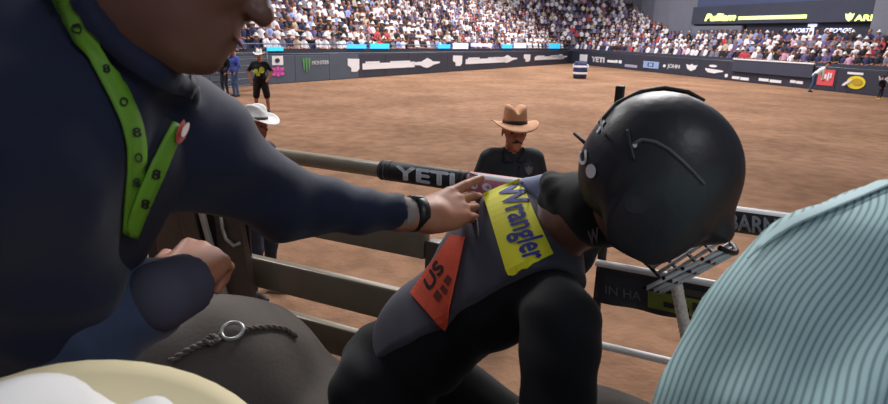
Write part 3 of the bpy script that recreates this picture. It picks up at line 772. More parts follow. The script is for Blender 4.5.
# white braided rope hanging on the gate
ra, rb_ = Gp(673.5, 271, .03), Gp(689, 350, .03); dn = rb_-ra; Lr = np.linalg.norm(dn); u_ = nrm(np.cross(dn, GN)); w_ = nrm(np.cross(dn, u_))
rp = MB()
for k in range(3):
    rp.tube([ra+dn*t_+.0085*(u_*math.cos(t_*Lr*150+k*2.094)+w_*math.sin(t_*Lr*150+k*2.094)) for t_ in np.linspace(0, 1, 60)], .0095, 8)
rp.tube([ra-nrm(dn)*.012, ra+nrm(dn)*.014], [.012, .019], 12)
tag(rp.build('rope', 'rope_white'), 'thick white braided rope hanging over the lower white rail', 'rope')

# brown steel slide gate at the left end of the chute
slide = empty('slide_gate', A([*Gp(200, 260, .07)[:2], 0]), 'dark brown steel slide gate with pale edges at the chute end', 'gate')
def plate(name, quad, off, th, m):
    v = [Gp(x, y, off) for x, y in quad]; v2 = [p+GN*th for p in v]; n = len(v)
    mb = MB(); mb.add(v+v2, [tuple(range(n)), tuple(range(2*n-1, n-1, -1))]+[(i, i+n, (i+1) % n+n, (i+1) % n) for i in range(n)])
    o = mb.build(name, m, slide, False); bv = o.modifiers.new('bevel', 'BEVEL'); bv.width = .004; bv.segments = 2; return o
plate('upright', [(158, 190), (166, 176), (180, 172), (206, 310), (170, 330)], .06, .03, 'steel_brown')
plate('upright', [(183, 178), (197, 184), (232, 330), (212, 330)], .06, .05, 'steel_brown')
plate('pale_edge', [(193, 180), (198.5, 186), (230, 300), (226, 300)], .1, .02, 'steel_edge')  # paler strip along the edge of the upright
plate('back_panel', [(150, 200), (250, 215), (262, 420), (150, 420)], .045, .01, mt('steel_dark', (58, 50, 46), .5, metal=.2, noise=.2))
plate('upright', [(218, 197), (243, 207), (258, 300), (272, 400), (238, 400)], .06, .03, 'steel_brown')
pa = [Gp(x, y, .1) for x, y in ((219, 203), (222.5, 228), (226, 239), (234, 246), (240, 243))]
MB().tube(pa, .007, 10).build('bent_rod', 'steel_edge', slide)

# ================================================================== BULL in the chute
BO = Gp(218, 200, .43); BO[2] = 0
def B(t_, s, z): return BO+GD*t_+GN*s+A([0, 0, z])
F = Field(.08)
F.ell(B(0.0, 0, 1.22), (.40, .31, .385), GAX).ell(B(.62, 0, 1.06), (.72, .34, .40), GAX).ell(B(1.2, 0, 1.16), (.40, .31, .42), GAX).ell(B(1.22, 0, 1.5), (.2, .11, .14), GAX)
F.cap(B(1.4, 0, 1.25), B(1.78, .0, 1.22), .26, .18).cap(B(1.8, 0, 1.24), B(2.1, .0, 1.0), .15, .095, .05).ell(B(2.13, 0, .98), (.08, .1, .08), GAX, .04)
for s in (-1, 1):
    F.cap(B(-.05, s*.17, 1.1), B(-.12, s*.18, .66), .19, .1, .06).cap(B(-.12, s*.18, .66), B(-.3, s*.18, .46), .09, .06, .03).cap(B(-.3, s*.18, .46), B(-.26, s*.18, .1), .055, .05, .03)
    F.cap(B(1.25, s*.16, .95), B(1.27, s*.17, .5), .13, .075, .05).cap(B(1.27, s*.17, .5), B(1.25, s*.17, .1), .065, .05, .03)
    F.cap(B(1.84, s*.14, 1.27), B(1.78, s*.27, 1.23), .035, .02, .02)
F.cap(B(-.38, 0, 1.38), B(-.44, 0, 1.2), .04, .03, .03).cap(B(-.44, 0, 1.2), B(-.42, 0, .6), .026, .02, .02).ell(B(-.42, 0, .5), (.035, .035, .1), None, .02)
F.disp = lambda X: .006*np.sin(X[:, 0]*23+X[:, 2]*11)*np.sin(X[:, 1]*17)
bull = empty('bull', BO, 'grey brown bull standing in the chute, its rump at lower left', 'bull')
body = F.build('body', ['bull_hide'], bull, .018)
for s in (-1, 1):
    MB().tube([B(1.88, s*.1, 1.33), B(1.88, s*.2, 1.36), B(1.92, s*.27, 1.42), B(1.96, s*.29, 1.5)], [.035, .03, .02, .006], 12).build('horn', 'horn', bull)
    for t_ in (-.25, 1.25): MB().lathe([(0, .1), (.055, .1), (.07, .0), (0, .0)], B(t_, s*.175, 0), n=16).build('hoof', 'hoof', bull)
    MB().lathe([(0, .012), (.012, .008), (.016, 0)], B(1.93, s*.125, 1.22), axis=GN*s, n=12).build('eye', 'ink', bull)
bbv = bvh_of(body)
# grey rope with a steel ring lying over the rump
rope = empty('flank_rope', drape([(233, 333)], bbv, .01)[0], 'grey flank rope with a bright steel ring across the bull\'s rump', 'rope')
def rope_line(px, r, off, parent, name='strand', k=2, m='rope_grey', dflt=1.8):
    L = []
    for i in range(len(px)-1):
        for q in range(8): L.append(A(px[i])+(A(px[i+1])-A(px[i]))*q/8.0)
    L.append(A(px[-1], dtype=float)); pts = drape(L, bbv, off, dflt); mb = MB()
    for j in range(k):
        out = []
        for i, p in enumerate(pts):
            t_ = nrm(pts[min(i+1, len(pts)-1)]-pts[max(i-1, 0)]); u_ = nrm(np.cross(t_, FWD)); w_ = np.cross(t_, u_); a_ = i*.95+j*2*math.pi/k
            out.append(p+r*.75*(u_*math.cos(a_)+w_*math.sin(a_)))
        mb.tube(out, r, 8)
    return mb.build(name, m, parent)
rope_line([(172, 362), (190, 351), (206, 344), (216, 341), (223, 336)], .0065, .009, rope)
rope_line([(243, 331), (256, 329.5), (272, 328.5), (286, 331), (296, 338)], .005, .008, rope)
rope_line([(206, 344), (214, 338), (221, 342), (213, 346), (207, 343)], .005, .018, rope, 'knot')
c0, = drape([(233, 333)], bbv, .012); h_, nn, _, _ = bbv.ray_cast(Vector(tuple(CAM)), Vector(tuple(nrm(ray(233, 333))))); nn = nrm(A(nn)); u_ = nrm(np.cross(nn, UP)); w_ = np.cross(nn, u_)
MB().tube([c0+.027*(u_*math.cos(q)*1.15+w_*math.sin(q)*1.1) for q in np.linspace(0, 2*math.pi, 32, endpoint=False)], .0062, 10, closed=True).build('ring', 'ring_steel', rope)

# ================================================================== hands, hats
def hand(F, wrist, d, n, t, s=1.0, curl=(.35, .55, .4), spread=.06, thumb=(.9, .5), m=0, curls=None):
    d, n = nrm(d), nrm(n); n = nrm(n-d*(n@d)); t = nrm(A(t)-d*(A(t)@d)-n*(A(t)@n)); wrist = A(wrist)
    L = [(.044, .028, .022), (.048, .031, .023), (.045, .029, .022), (.035, .022, .02)]
    for i, (o, kl) in enumerate(((.031, .092), (.0105, .097), (-.0105, .092), (-.029, .083))):
        k = wrist+(d*kl+t*o)*s
        F.cap(wrist+t*o*.55*s+d*.01, k, .0165*s, .0125*s, .014, m)
        dd = nrm(d+t*(o*spread/.03)); p = k; cu = curls[i] if curls else curl
        ang = 0
        for j in range(3):
            ang += cu[j]; q = p+(dd*math.cos(ang)-n*math.sin(ang))*L[i][j]*s
            F.cap(p, q, (.0105-.0012*j)*s, (.0095-.0012*j)*s, .003, m); p = q
    F.ell(wrist+d*.055*s-n*.006*s, A([.045, .04, .016])*s, A([d, t, n]), .015, m)
    b = wrist+(d*.022+t*.026-n*.006)*s; dt = nrm(d*math.cos(thumb[0])+t*math.sin(thumb[0])-n*.25)
    q = b+dt*.042*s; F.cap(b, q, .0165*s, .0125*s, .012, m)
    dt2 = nrm(d*math.cos(thumb[0]-thumb[1])+t*math.sin(thumb[0]-thumb[1])-n*.35); q2 = q+dt2*.034*s; F.cap(q, q2, .0118*s, .0105*s, .003, m)
    F.cap(q2, q2+nrm(dt2-n*.2)*.024*s, .0105*s, .0085*s, .003, m)
    return F
def cowboy_hat(name, parent, c, up, fwd, m, s=1.0, band='hat_band', curl=.055, crown=.115, R=.195, front=-.022, brim=None):
    """c: middle of the head opening"""
    up = nrm(up); fwd = nrm(A(fwd)-up*(A(fwd)@up)); sd = np.cross(fwd, up); NT = 48
    prof = [(1.0, 0), (.985, .25), (.95, .55), (.9, .8), (.82, .93), (.66, .985), (.4, .97), (.15, .93), (0.01, .92)]
    v, f = [], []
    for r, h in prof:
        for k in range(NT):
            a = 2*math.pi*k/NT; x, y = math.cos(a)*.098*r, math.sin(a)*.078*r
            z = crown*h
            if h > .7: z -= .028*math.exp(-(y/.022)**2)*min(1, (h-.7)/.2) - .012*abs(y)/.08
            z -= (.022 if h > .5 else 0)*max(0, x/.098)**2*(h-.5)*2
            v.append(c+(fwd*x+sd*y+up*z)*s)
    n0 = len(prof)
    f += [(i*NT+k, i*NT+(k+1) % NT, (i+1)*NT+(k+1) % NT, (i+1)*NT+k) for i in range(n0-1) for k in range(NT)]
    o = thick(mesh_obj(name, v, f, m, parent), .006*s); v, f = [], []
    o0 = len(v); NR = 7
    for i in range(NR+1):
        q = i/NR
        for k in range(NT):
            a = 2*math.pi*k/NT; ca, sa = math.cos(a), math.sin(a)
            rx, ry = .098+(R-.098)*q, .078+(R*.93-.078)*q
            z = curl*(sa*sa)*q**1.7*1.15 + front*ca*ca*q**1.5
            v.append(c+(fwd*ca*rx+sd*sa*ry*(1-.16*q*sa*sa)+up*z)*s)
    f += [(o0+i*NT+(k+1) % NT, o0+i*NT+k, o0+(i+1)*NT+k, o0+(i+1)*NT+(k+1) % NT) for i in range(NR) for k in range(NT)]
    thick(mesh_obj('brim', v, f, brim or m, o), .006*s)
    if band:
        mb = MB(); ring = lambda z, e: [c+(fwd*math.cos(q)*(.098+e)+sd*math.sin(q)*(.078+e)+up*z)*s for q in np.linspace(0, 2*math.pi, NT, endpoint=False)]
        r0, r1 = ring(.004, .004), ring(.026, .0025); mb.add(r0+r1, [(k, (k+1) % NT, NT+(k+1) % NT, NT+k) for k in range(NT)])
        thick(mb.build('hat_band', band, o), .003)
    return o
def face(parent, F, c, up, fwd, s=1.0, m=0):
    """adds nose, lips, chin, ears to a head field; returns the eye places. c: head centre"""
    up = nrm(up); fwd = nrm(A(fwd)-up*(A(fwd)@up)); sd = np.cross(fwd, up)
    q = lambda x, y, z: c+(fwd*x+sd*y+up*z)*s
    ax = A([fwd, sd, up])
    F.ell(q(-.005, 0, .03), A([.098, .078, .09])*s, ax, .02, m).ell(q(.028, 0, -.05), A([.062, .058, .075])*s, ax, .03, m).ell(q(.068, 0, -.108), A([.024, .026, .02])*s, ax, .02, m)
    F.cap(q(.086, 0, .012), q(.112, 0, -.03), .009*s, .0145*s, .012, m)
    for y in (-1, 1):
        F.ell(q(.102, y*.011, -.034), A([.011, .009, .008])*s, ax, .006, m).ell(q(.06, y*.04, -.03), A([.03, .024, .024])*s, ax, .02, m)
        F.ell(q(.094, y*.033, .0), A([.016, .018, .012])*s, ax, .008, m, True)
        F.ell(q(-.012, y*.08, -.015), A([.019, .009, .033])*s, ax, .006, m)
        F.cap(q(.086, y*.018, .023), q(.078, y*.05, .022), .008*s, .006*s, .012, m)
    F.cap(q(.088, -.02, -.066), q(.088, .02, -.066), .008*s, .008*s, .006, m).cap(q(.086, -.018, -.08), q(.086, .018, -.08), .0085*s, None, .006, m)
    F.cap(q(.098, -.022, -.073), q(.098, .022, -.073), .0035*s, None, .003, m, True)
    return q
def eyes(parent, q, s=1.0):
    for y in (-1, 1):
        c = q(.083, y*.033, 0); F_ = Field(.001); F_.ell(c, .0125*s); F_.build('eye', [mt('eye_white_%d' % len(MT), (215, 208, 200), .3)], parent, .004*s)
        MB().lathe([(0, .0142*s), (.005*s, .0128*s), (.0062*s, .0108*s)], c, axis=nrm(q(1, 0, 0)-q(0, 0, 0)), n=12).build('iris', 'ink', parent)

# ================================================================== PEOPLE IN THE ARENA
def arena_person(name, loc, yaw, H, label, cols, arms, legs=None, hat=None, detail=.03, lean=(0, 0), hs=1.0, hz=1.655, group=None, shorts=False, curl=.035, front=-.03):
    """loc on the dirt, yaw = way he looks; arms: [(elbow, hand)] for his left(+x) and right; numbers for a 1.78 m man"""
    s = H/1.78; c, sn = math.cos(yaw), math.sin(yaw)
    def T(p): x, y, z = A(p)*s; return A([loc[0]+c*x-sn*y, loc[1]+sn*x+c*y, loc[2]+z])     # he looks along local -y
    lx, ly = lean; root = empty(name, loc, label, 'person', group)
    F = Field(.03*s); R_ = lambda r: r*s
    top = lambda z: A([lx*max(0, z-.95), ly*max(0, z-.95), 0])
    t_ = lambda x, y, z: T(A([x, y, z])+top(z))
    F.cap(t_(-.07, 0, 1.0), t_(.07, 0, 1.0), R_(.125), m=2).cap(t_(0, 0, 1.0), t_(0, 0, 1.28), R_(.145), R_(.155), m=1).cap(t_(-.1, .01, 1.3), t_(.1, .01, 1.3), R_(.125), m=1).cap(t_(-.16, .01, 1.42), t_(.16, .01, 1.42), R_(.07), m=1)
    hc = t_(0, -.02, hz); up = nrm(t_(0, 0, 1.7)-t_(0, 0, 1.4)); up = nrm(up+A([0, 0, .6])); fw = nrm(T((0, -1, 0))-T((0, 0, 0)))
    F.cap(t_(0, .01, 1.42), t_(0, 0, 1.58), R_(.06), m=0)
    q = face(root, F, hc, up, fw, s*hs)
    for sx, (e, h) in zip((1, -1), arms):
        sh = t_(sx*.2, .01, 1.4); F.cap(sh, T(e), R_(.068), R_(.05), m=1).cap(T(e), T(h), R_(.05), R_(.036), m=1 if not shorts else 0)
        d = nrm(T(h)-T(e))
        if detail <= .02: hand(F, T(h), d, np.cross(d, fw) if abs(d@fw) < .9 else up, fw, s)
        else: F.ell(T(h)+d*.07*s, A([.085, .045, .03])*s, A([d, nrm(np.cross(d, [0.3, .2, 1])), nrm(np.cross(d, nrm(np.cross(d, [0.3, .2, 1]))))]), .02, 0)
    legs = legs or [((.11, -.03, .5), (.13, .02, .09)), ((-.11, -.03, .5), (-.13, .02, .09))]
    for sx, (k, a) in zip((1, -1), legs):
        F.cap(T((sx*.09, 0, .95)), T(k), R_(.095 if not shorts else .12), R_(.068 if not shorts else .1), m=2).cap(T(k), T(a), R_(.064), R_(.048), m=2 if not shorts else 0)
        F.cap(T(A(a)+A([0, .02, -.04])), T(A(a)+A([sx*.03, -.17, -.055])), R_(.05), R_(.036), .015, m=3)
    F.build('body', cols, root, detail*s)
    if detail <= .02:
        for y in (-1, 1): MB().lathe([(0, .013*s), (.007*s, .01*s), (.012*s, 0)], q(.078, y*.033, 0), axis=fw, n=10).build('eye', 'ink', root)
    if hat: cowboy_hat('hat', root, q(-.005, 0, .055), up, fw, hat, s*1.1*(hs+1)/2, curl=curl, front=front, band=None if detail > .02 else 'hat_band')
    else:
        Fh = Field(.02); Fh.ell(q(-.016, 0, .05), A([.098, .085, .085])*s, A([fw, np.cross(fw, up), up])).cut(q(.05, 0, .02), fw+up*-.6); Fh.build('hair', ['hair'], root, .02*s)
    return root, q, T, F
# cowboy in the tan hat, close to the gate
loc = Pz(513, 480, 0); r_ = ray(514, 130); dd = (1.715-HCAM)/r_[2]; loc = CAM+r_*dd; loc[2] = 0
cow, q, T, F = arena_person('cowboy', loc, .12, 1.87, 'moustached cowboy in tan hat and dark shirt facing the chute from the dirt', ['skin_tan', mt('shirt_charcoal', (38, 44, 50), .75, noise=.1), 'jeans_blue', 'boot_dark'],
    [((.30, .03, 1.14), (.2, -.2, 1.0)), ((-.30, .03, 1.14), (-.2, -.2, 1.0))], hat='hat_tan', detail=.016, hs=1.16, hz=1.625, curl=.015, front=-.035)
fm_ = Field(.006); fm_.cap(q(.1, -.0, -.056), q(.092, .03, -.066), .009, .006).cap(q(.1, 0, -.056), q(.092, -.03, -.066), .009, .006); fm_.build('moustache', ['hair'], cow, .005)
fm_ = Field(.01); fm_.ell(q(-.03, 0, .0), (.085, .084, .07), A([nrm(q(1, 0, 0)-q(0, 0, 0)), nrm(q(0, 1, 0)-q(0, 0, 0)), nrm(q(0, 0, 1)-q(0, 0, 0))])).cut(q(.012, 0, 0), q(1, 0, 0)-q(0, 0, 0)); fm_.build('hair', ['hair'], cow, .012)
bq = bvh_of([o for o in cow.children if o.name.startswith('body')][0])
pb = proj(T((.10, -.15, 1.34)))
uv, f = shield; decal('chest_logo', [(pb[0]-4, pb[1]+5), (pb[0]+4, pb[1]+5), (pb[0]+4, pb[1]-4), (pb[0]-4, pb[1]-4)], uv, f, bq, .008, 'banner_grey', cow)
mb = MB(); 
for sx in (-1, 1): mb.add([T((sx*.015, -.115, 1.40)), T((sx*.085, -.05, 1.485)), T((sx*.075, .0, 1.5)), T((sx*.09, -.12, 1.395))], [(0, 1, 2, 3)])
thick(mb.build('collar', 'shirt_charcoal', cow), .006)
strip('button_placket', [(proj(T((0, -.2, 1.38)))[0]+1, proj(T((0, -.2, 1.38)))[1]), (proj(T((0, -.2, 1.1)))[0]+1, proj(T((0, -.2, 1.1)))[1])], [2.2], bq, .003, 'ink', cow)
# man in the white hat hidden behind the stretched arm
r_ = ray(255, 127); dd = (1.62-HCAM)/r_[2]; loc = CAM+r_*dd; loc[2] = 0
arena_person('cowboy', loc, 1.2, 1.76, 'man in white hat and dark purple shirt behind the outstretched arm', ['skin_shade', mt('shirt_plum', (50, 44, 62), .8), 'trouser', 'boot_dark'],
    [((.27, .02, 1.12), (.2, -.15, .95)), ((-.27, .02, 1.12), (-.2, -.15, .95))], hat='hat_white', detail=.02)
# bullfighter in the black and yellow jersey
loc = Pz(262, 112, 0)
bf, q, T, F = arena_person('bullfighter', loc, .15, 1.85, 'bullfighter in black jersey with yellow print and baggy shorts, by the left fence', ['skin_tan', 'black_cloth', 'black_cloth', 'boot_dark'],
    [((.34, .02, 1.2), (.24, -.1, 1.0)), ((-.34, .02, 1.2), (-.26, -.05, .95))], legs=[((.17, -.03, .5), (.2, .03, .09)), ((-.13, -.06, .5), (-.17, .0, .09))], hat='hat_white', detail=.026, shorts=True)
bq = bvh_of([o for o in bf.children if o.name.startswith('body')][0]); c_ = proj(T((0, -.2, 1.25)))
uv, f = multi((circ(12), (0, .2, .45, .8)), (rect(), (.3, 0, .6, .4)), (circ(12), (.5, .3, 1, 1))); decal('jersey_print', [(c_[0]-5.5, c_[1]+6), (c_[0]+5.5, c_[1]+6), (c_[0]+5.5, c_[1]-3), (c_[0]-5.5, c_[1]-3)], uv, f, bq, .015, 'jersey_yellow', bf, .006)
# man in blue beside him and one in dark clothes
loc = Pz(236, 96.5, 0)
arena_person('man', loc, -.7, 1.8, 'man in blue shirt and blue jeans standing left of the bullfighter', ['skin_tan', 'shirt_blue', 'jeans_blue', 'boot_dark'], [((.28, .03, 1.15), (.22, -.1, .92)), ((-.28, .03, 1.15), (-.22, -.1, .92))], hat='hat_white', detail=.03)
loc = Pz(225.5, 95.5, 0)
arena_person('man', loc, -.5, 1.72, 'man in black shirt half hidden at the cheek of the man with the lanyard', ['skin_tan', 'black_cloth', 'trouser', 'boot_dark'], [((.26, .03, 1.15), (.22, -.1, .92)), ((-.26, .03, 1.15), (-.22, -.1, .92))], hat='ink', detail=.03)
# man bending over by the red sign
loc = Pz(811, 92, 0)
arena_person('man', loc, 1.35, 1.75, 'man in white shirt and jeans bending forward in front of the red sign', ['skin_tan', 'hat_white', 'jeans_blue', 'boot_dark'], [((.16, -.42, 1.0), (.12, -.5, .78)), ((-.16, -.42, 1.0), (-.12, -.5, .78))],
    legs=[((.12, -.12, .5), (.14, .06, .09)), ((-.12, .02, .5), (-.14, .16, .09))], lean=(0, -.95), detail=.03)
# tiny dark attendant at the right edge, waiting by the fence
loc = Pz(879, 99, 0)
arena_person('attendant', loc, .2, 1.2, 'short attendant in dark clothes with yellow shoes by the right edge', ['skin_tan', 'black_cloth', 'trouser', 'logo_yellow'], [((.26, .03, 1.15), (.22, -.1, .92)), ((-.26, .03, 1.15), (-.22, -.1, .92))], hat='ink', detail=.035)
# padded barrel in front of the far corner
bl = Pz(579.5, 78.5, 0); brl = empty('barrel', bl, 'blue padded rodeo barrel with white bands near the far corner', 'barrel')
MB().lathe([(0, 0), (.36, 0), (.43, .15), (.47, .4), (.47, .75), (.43, 1.0), (.38, 1.12), (.3, 1.12), (.3, .3), (0, .3)], bl, n=28).build('padded_drum', 'barrel_blue', brl)
for z in (.36, .8): MB().lathe([(.472, z-.07), (.49, z-.05), (.49, z+.05), (.472, z+.07)], bl, n=28).build('white_band', 'logo_white', brl)
MB().lathe([(.36, -.02), (.42, .0), (.46, .12), (.44, .14), (.36, .06)], bl+A([0, 0, .03]), n=28).build('rubber_foot', 'ink', brl)
for a_ in (-.6, 2.5):
    MB().tube([bl+A([math.cos(a_)*.46, math.sin(a_)*.46, .62]), bl+A([math.cos(a_)*.56, math.sin(a_)*.56, .7]), bl+A([math.cos(a_)*.56, math.sin(a_)*.56, .9]), bl+A([math.cos(a_)*.44, math.sin(a_)*.44, .96])], .03, 8).build('handle', 'logo_white', brl)
# pipe corral panel behind the bullfighter
pc = empty('corral_panel', Pz(246, 92, 0), 'grey pipe corral panel standing behind the bullfighter', 'gate')
pa, pb_ = Pz(200, 97.5, 0), Pz(268, 88.5, 0)
for k in range(6): MB().tube([pa+A([0, 0, .25+.26*k]), pb_+A([0, 0, .25+.26*k])], .028, 8).build('rail', 'pipe_grey', pc)
for t_ in (0, .5, 1): p = pa+(pb_-pa)*t_; MB().tube([p, p+A([0, 0, 1.6])], .035, 8).build('post', 'pipe_grey', pc)

# steel deck behind the chute that the three men stand on
DZ = .82
dc = BO+GD*.8+GN*1.15; dk = empty('deck', A([dc[0], dc[1], DZ]), 'steel walkway behind the chute', None, None, 'structure')
for i in range(8): MB().box(dc+GN*(.16*i-.3)+A([0, 0, DZ-.02]), (2.6, .075, .02), GAX, 0, .006).build('plank', 'deck_steel', dk, False)
# ================================================================== THE RIDER
rp_, rn_ = P(392, 372, 1.60), P(566, 212, 1.33)
Ls, Rs = P(500, 206, 1.48), P(560, 325, 1.17)
ra_ = nrm(rn_-rp_); rb = Rs-Ls; rb = nrm(rb-ra_*(rb@ra_)); rn = nrm(np.cross(ra_, rb)); rn = rn if rn@FWD < 0 else -rn
RA = A([rb, ra_, rn])
rider = empty('bull_rider', A([*rp_[:2], rp_[2]-.1]), 'bull rider in black helmet and grey vest bent forward on the bull', 'person')
hu = nrm(RIGHT*.46+UP*.80-FWD*.30); hf = RIGHT*.70-UP*.62+FWD*.25; hf = nrm(hf-hu*(hf@hu)); hr = np.cross(hf, hu)
hc = P(660, 176, 1.14); HAX = A([hf, hr, hu]); H = lambda x, y, z: hc+hf*x+hr*y+hu*z
def torso(F, e=0.0, m=1):
    c1, c2 = rp_+(rn_-rp_)*.66, rp_+(rn_-rp_)*.25
    F.ell(c1, (.178+e, .21+e, .118+e), RA, .05, m).ell(c2, (.15+e, .2+e, .112+e), RA, .05, m)
    F.cap(Ls*.86+Rs*.14-rn*.02, Ls*.2+Rs*.8-rn*.02, .062+e, None, .05, m)
    return F
F = torso(Field(.03))
F.cap(rn_-ra_*.06, H(-.03, 0, -.09), .066, .06, .03, 0)
face(rider, F, H(-.01, 0, -.03), hu, hf, 1.0, 0)
Re, Rh = P(556, 436, 1.06), P(620, 470, 1.26)
F.chain([Rs, Re], [.083, .062], .04, 1).cap(Re, Rh, .058, .04, .02, 1)
Le, Lh = P(560, 280, 1.60), along(604, 1.97, .06)
F.chain([Ls+rb*.06, Le], [.058, .05], .04, 1).cap(Le, Lh, .052, .038, .02, 1)
hand(F, Lh, GD*.4-GN*.8-A([0, 0, .1]), A([0, 0, 1]), GD, 1, (.5, .8, .6), m=0)
hand(F, Rh, nrm(Rh-Re), -FWD+UP*.3, UP, 1, (.7, 1.0, .8), m=0)
pel = rp_-ra_*.02
F.ell(pel, (.165, .13, .13), RA, .05, 2)
for s, hip in ((1, pel+GN*.1), (-1, pel-GN*.1)):
    kn = hip+GD*.36+GN*s*.17-A([0, 0, .26]); an = kn-GD*.06-A([0, 0, .40])
    F.cap(hip, kn, .1, .072, .05, 2).cap(kn, an, .068, .05, .03, 2).cap(an, an+GD*.16-A([0, 0, .05]), .05, .038, .02, 3)
F.disp = lambda X: .004*np.sin(X[:, 0]*41+X[:, 2]*37)*np.sin(X[:, 1]*31+X[:, 2]*23)
rbody = F.build('body', ['skin_in_shadow', 'black_cloth', 'black_cloth', 'boot_dark'], rider, .0095)
HEM = nrm(np.cross(P(525, 282, 1.25)-P(440, 335, 1.4), rn)); HEM = HEM if HEM@UP < 0 else -HEM
V = torso(Field(.03), .016, 0)
V.cut(rn_-ra_*.02, ra_*1.0).cut(P(440, 335, 1.4), HEM).cut(Rs-rb*.035, rb*.9+ra_*-.2-rn*.1)
V.disp = lambda X: .003*np.sin(X[:, 0]*35-X[:, 2]*29)
vest = V.build('vest', ['vest_grey'], rider, .008)
vb = bvh_of(vest, rbody)
# pale yoke along the far shoulder, collar
uv, f = grid_uv(14, 6)
Fy = Field(.02); Fy.cap(P(526, 192, 1.42), P(546, 190, 1.385), .034, .036).cap(P(546, 192, 1.375), P(564, 232, 1.28), .034, .024); Fy.build('vest_strap', ['yoke_grey'], vest, .007)
Fc = Field(.02); Fc.cap(rn_+ra_*.015-rn*.01, rn_*.3+H(-.03, 0, -.09)*.7, .083, .078)
cc = rn_-ra_*.012
for i in range(14):
    a0, a1 = 2*math.pi*i/14, 2*math.pi*(i+1)/14
    pt = lambda a: cc+rb*.078*math.cos(a)+rn*.07*math.sin(a)+ra_*(.02+.02*math.sin(a*1)); Fc.cap(pt(a0), pt(a1), .018)
Fc.cap(P(556, 184, 1.34), P(580, 200, 1.28), .009, .02)
Fc.build('collar', ['black_cloth'], rider, .006)
# yellow patch with blue script
quad = [(509, 276.5), (552.5, 255), (519, 178.5), (483.5, 193.5)]
uv, f = grid_uv(12, 16); pat = decal('patch', quad, uv, f, vb, .005, 'patch_yellow', vest, .003)
tq = [(486.5+2, 196), (508.5, 270), (545, 253), (517, 181)]            # lettering runs down the patch
uv, f = text_shape('Wrangler', bold=.028, shear=.15, sub=.06)
def tmap(u, v):
    lft = A([503.5, 188]); end = A([531, 262]); up_ = nrm([79.0, -30.0])
    return lft+(end-lft)*u + up_*(v-.42)*35
pts = drape([tmap(u, v) for u, v in uv], bvh_of(pat), .0035)
mesh_obj('lettering', pts, f, 'patch_blue', pat, False)
uv, f = grid_uv(10, 14)
op = decal('orange_patch', [(412, 294), (446, 330), (466, 238), (453, 236)], uv, f, vb, .006, 'patch_orange', vest, .004); vb_o = bvh_of(op)
uv, f = text_shape('US', bold=.03, sub=.2); decal('lettering', [(430, 293), (446, 268), (437, 259), (424, 281)], uv, f, vb_o, .0035, 'ink', op)
uv, f = multi((rect(), (0, .2, .3, 1)), (rect(), (.4, 0, .6, .8)), (rect(), (.7, .3, 1, .9))); decal('patch_mark', [(440, 304), (455, 281), (448, 274), (434, 296)], uv, f, vb_o, .0035, mt('dark_red', (110, 40, 34), .6), op)
strip('piping', [(476, 213), (479, 224), (480, 238)], [1.4], vb, .006, 'banner_grey', vest)
uv, f = text_shape('W', bold=.03, sub=.2); decal('collar_mark', [(590, 244), (600, 240), (598, 226), (588, 230)], uv, f, bvh_of(rbody, [o for o in rider.children if o.name.startswith('collar')][0], vest), .004, 'banner_grey', rider)
# helmet
Fs = Field(.02)
Fs.ell(H(-.004, 0, .0), (.153, .128, .142), HAX).ell(H(-.01, 0, .045), (.135, .108, .108), HAX)
Fs.ell(H(.12, 0, -.03), (.05, .1, .03), HAX, .04)
Fs.ell(H(-.01, .098, -.085), (.075, .02, .07), HAX, .05).ell(H(-.01, -.098, -.085), (.075, .02, .07), HAX, .05)
Fs.ell(H(.03, 0, -.13), (.12, .098, .105), HAX, .01, 0, True).cut(H(.146, 0, -.03), hf*.846-hu*.533).cut(H(0, 0, -.14), -hu)
helm = Fs.build('helmet', ['helmet_black'], rider, .006); hb = bvh_of(helm)
sv = lambda pts_, r: MB().tube(drape([p for p in pts_], hb, r*.3), r, 8)
def dense(p, k=6):
    L = []
    for i in range(len(p)-1):
        for j in range(k): L.append(A(p[i])+(A(p[i+1])-A(p[i]))*j/k)
    return L+[A(p[-1], dtype=float)]
sv(dense([(634, 144), (642, 140), (655, 142), (668, 149), (682, 161), (694, 173), (704, 184)]), .0032).build('ridge', 'helmet_scuff', helm)
sv(dense([(628, 130), (630, 144), (634, 160)]), .003).build('ridge', 'helmet_black', helm)
sv(dense([(600, 124), (618, 103), (640, 92), (664, 88), (688, 92), (704, 101)]), .0045).build('edge_trim', 'ink', helm)
uv, f = circ(20)
decal('round_sticker', [(587, 178), (597, 178), (597, 164), (587, 164)], uv, f, hb, .003, 'white_print', helm)
uv, f = text_shape('U', bold=.05, sub=.2); decal('sticker', [(580, 165), (588, 165), (588, 150), (580, 150)], uv, f, hb, .003, 'white_print', helm)
uv, f = multi((poly([(0, .8), (.2, 1), (1, .15), (.8, 0)]), (0, 0, 1, 1)), (poly([(.8, 1), (1, .85), (.2, 0), (0, .1)]), (0, 0, 1, .8))); decal('sticker', [(597, 134), (604, 134), (607, 117), (600, 117)], uv, f, hb, .003, 'white_print', helm)
uv, f = circ(10); decal('rivet', [(633, 148), (637.5, 148), (637.5, 143), (633, 143)], uv, f, hb, .003, 'white_print', helm)
uv, f = grid_uv(6, 6); uvc, fc_ = circ(24); decal('ear_highlight', [(624, 214), (650, 212), (648, 194), (626, 195)], uvc, fc_, hb, .0012, mt('highlight_grey', (52, 50, 55), .6), helm)  # soft highlight of the ear guard painted as a grey disc
MB().tube([P(574, 133, 1.2), P(584, 142, 1.19), P(590, 147, 1.17)], [.0035, .004, .003], 8).build('strap_end', 'ink', helm)
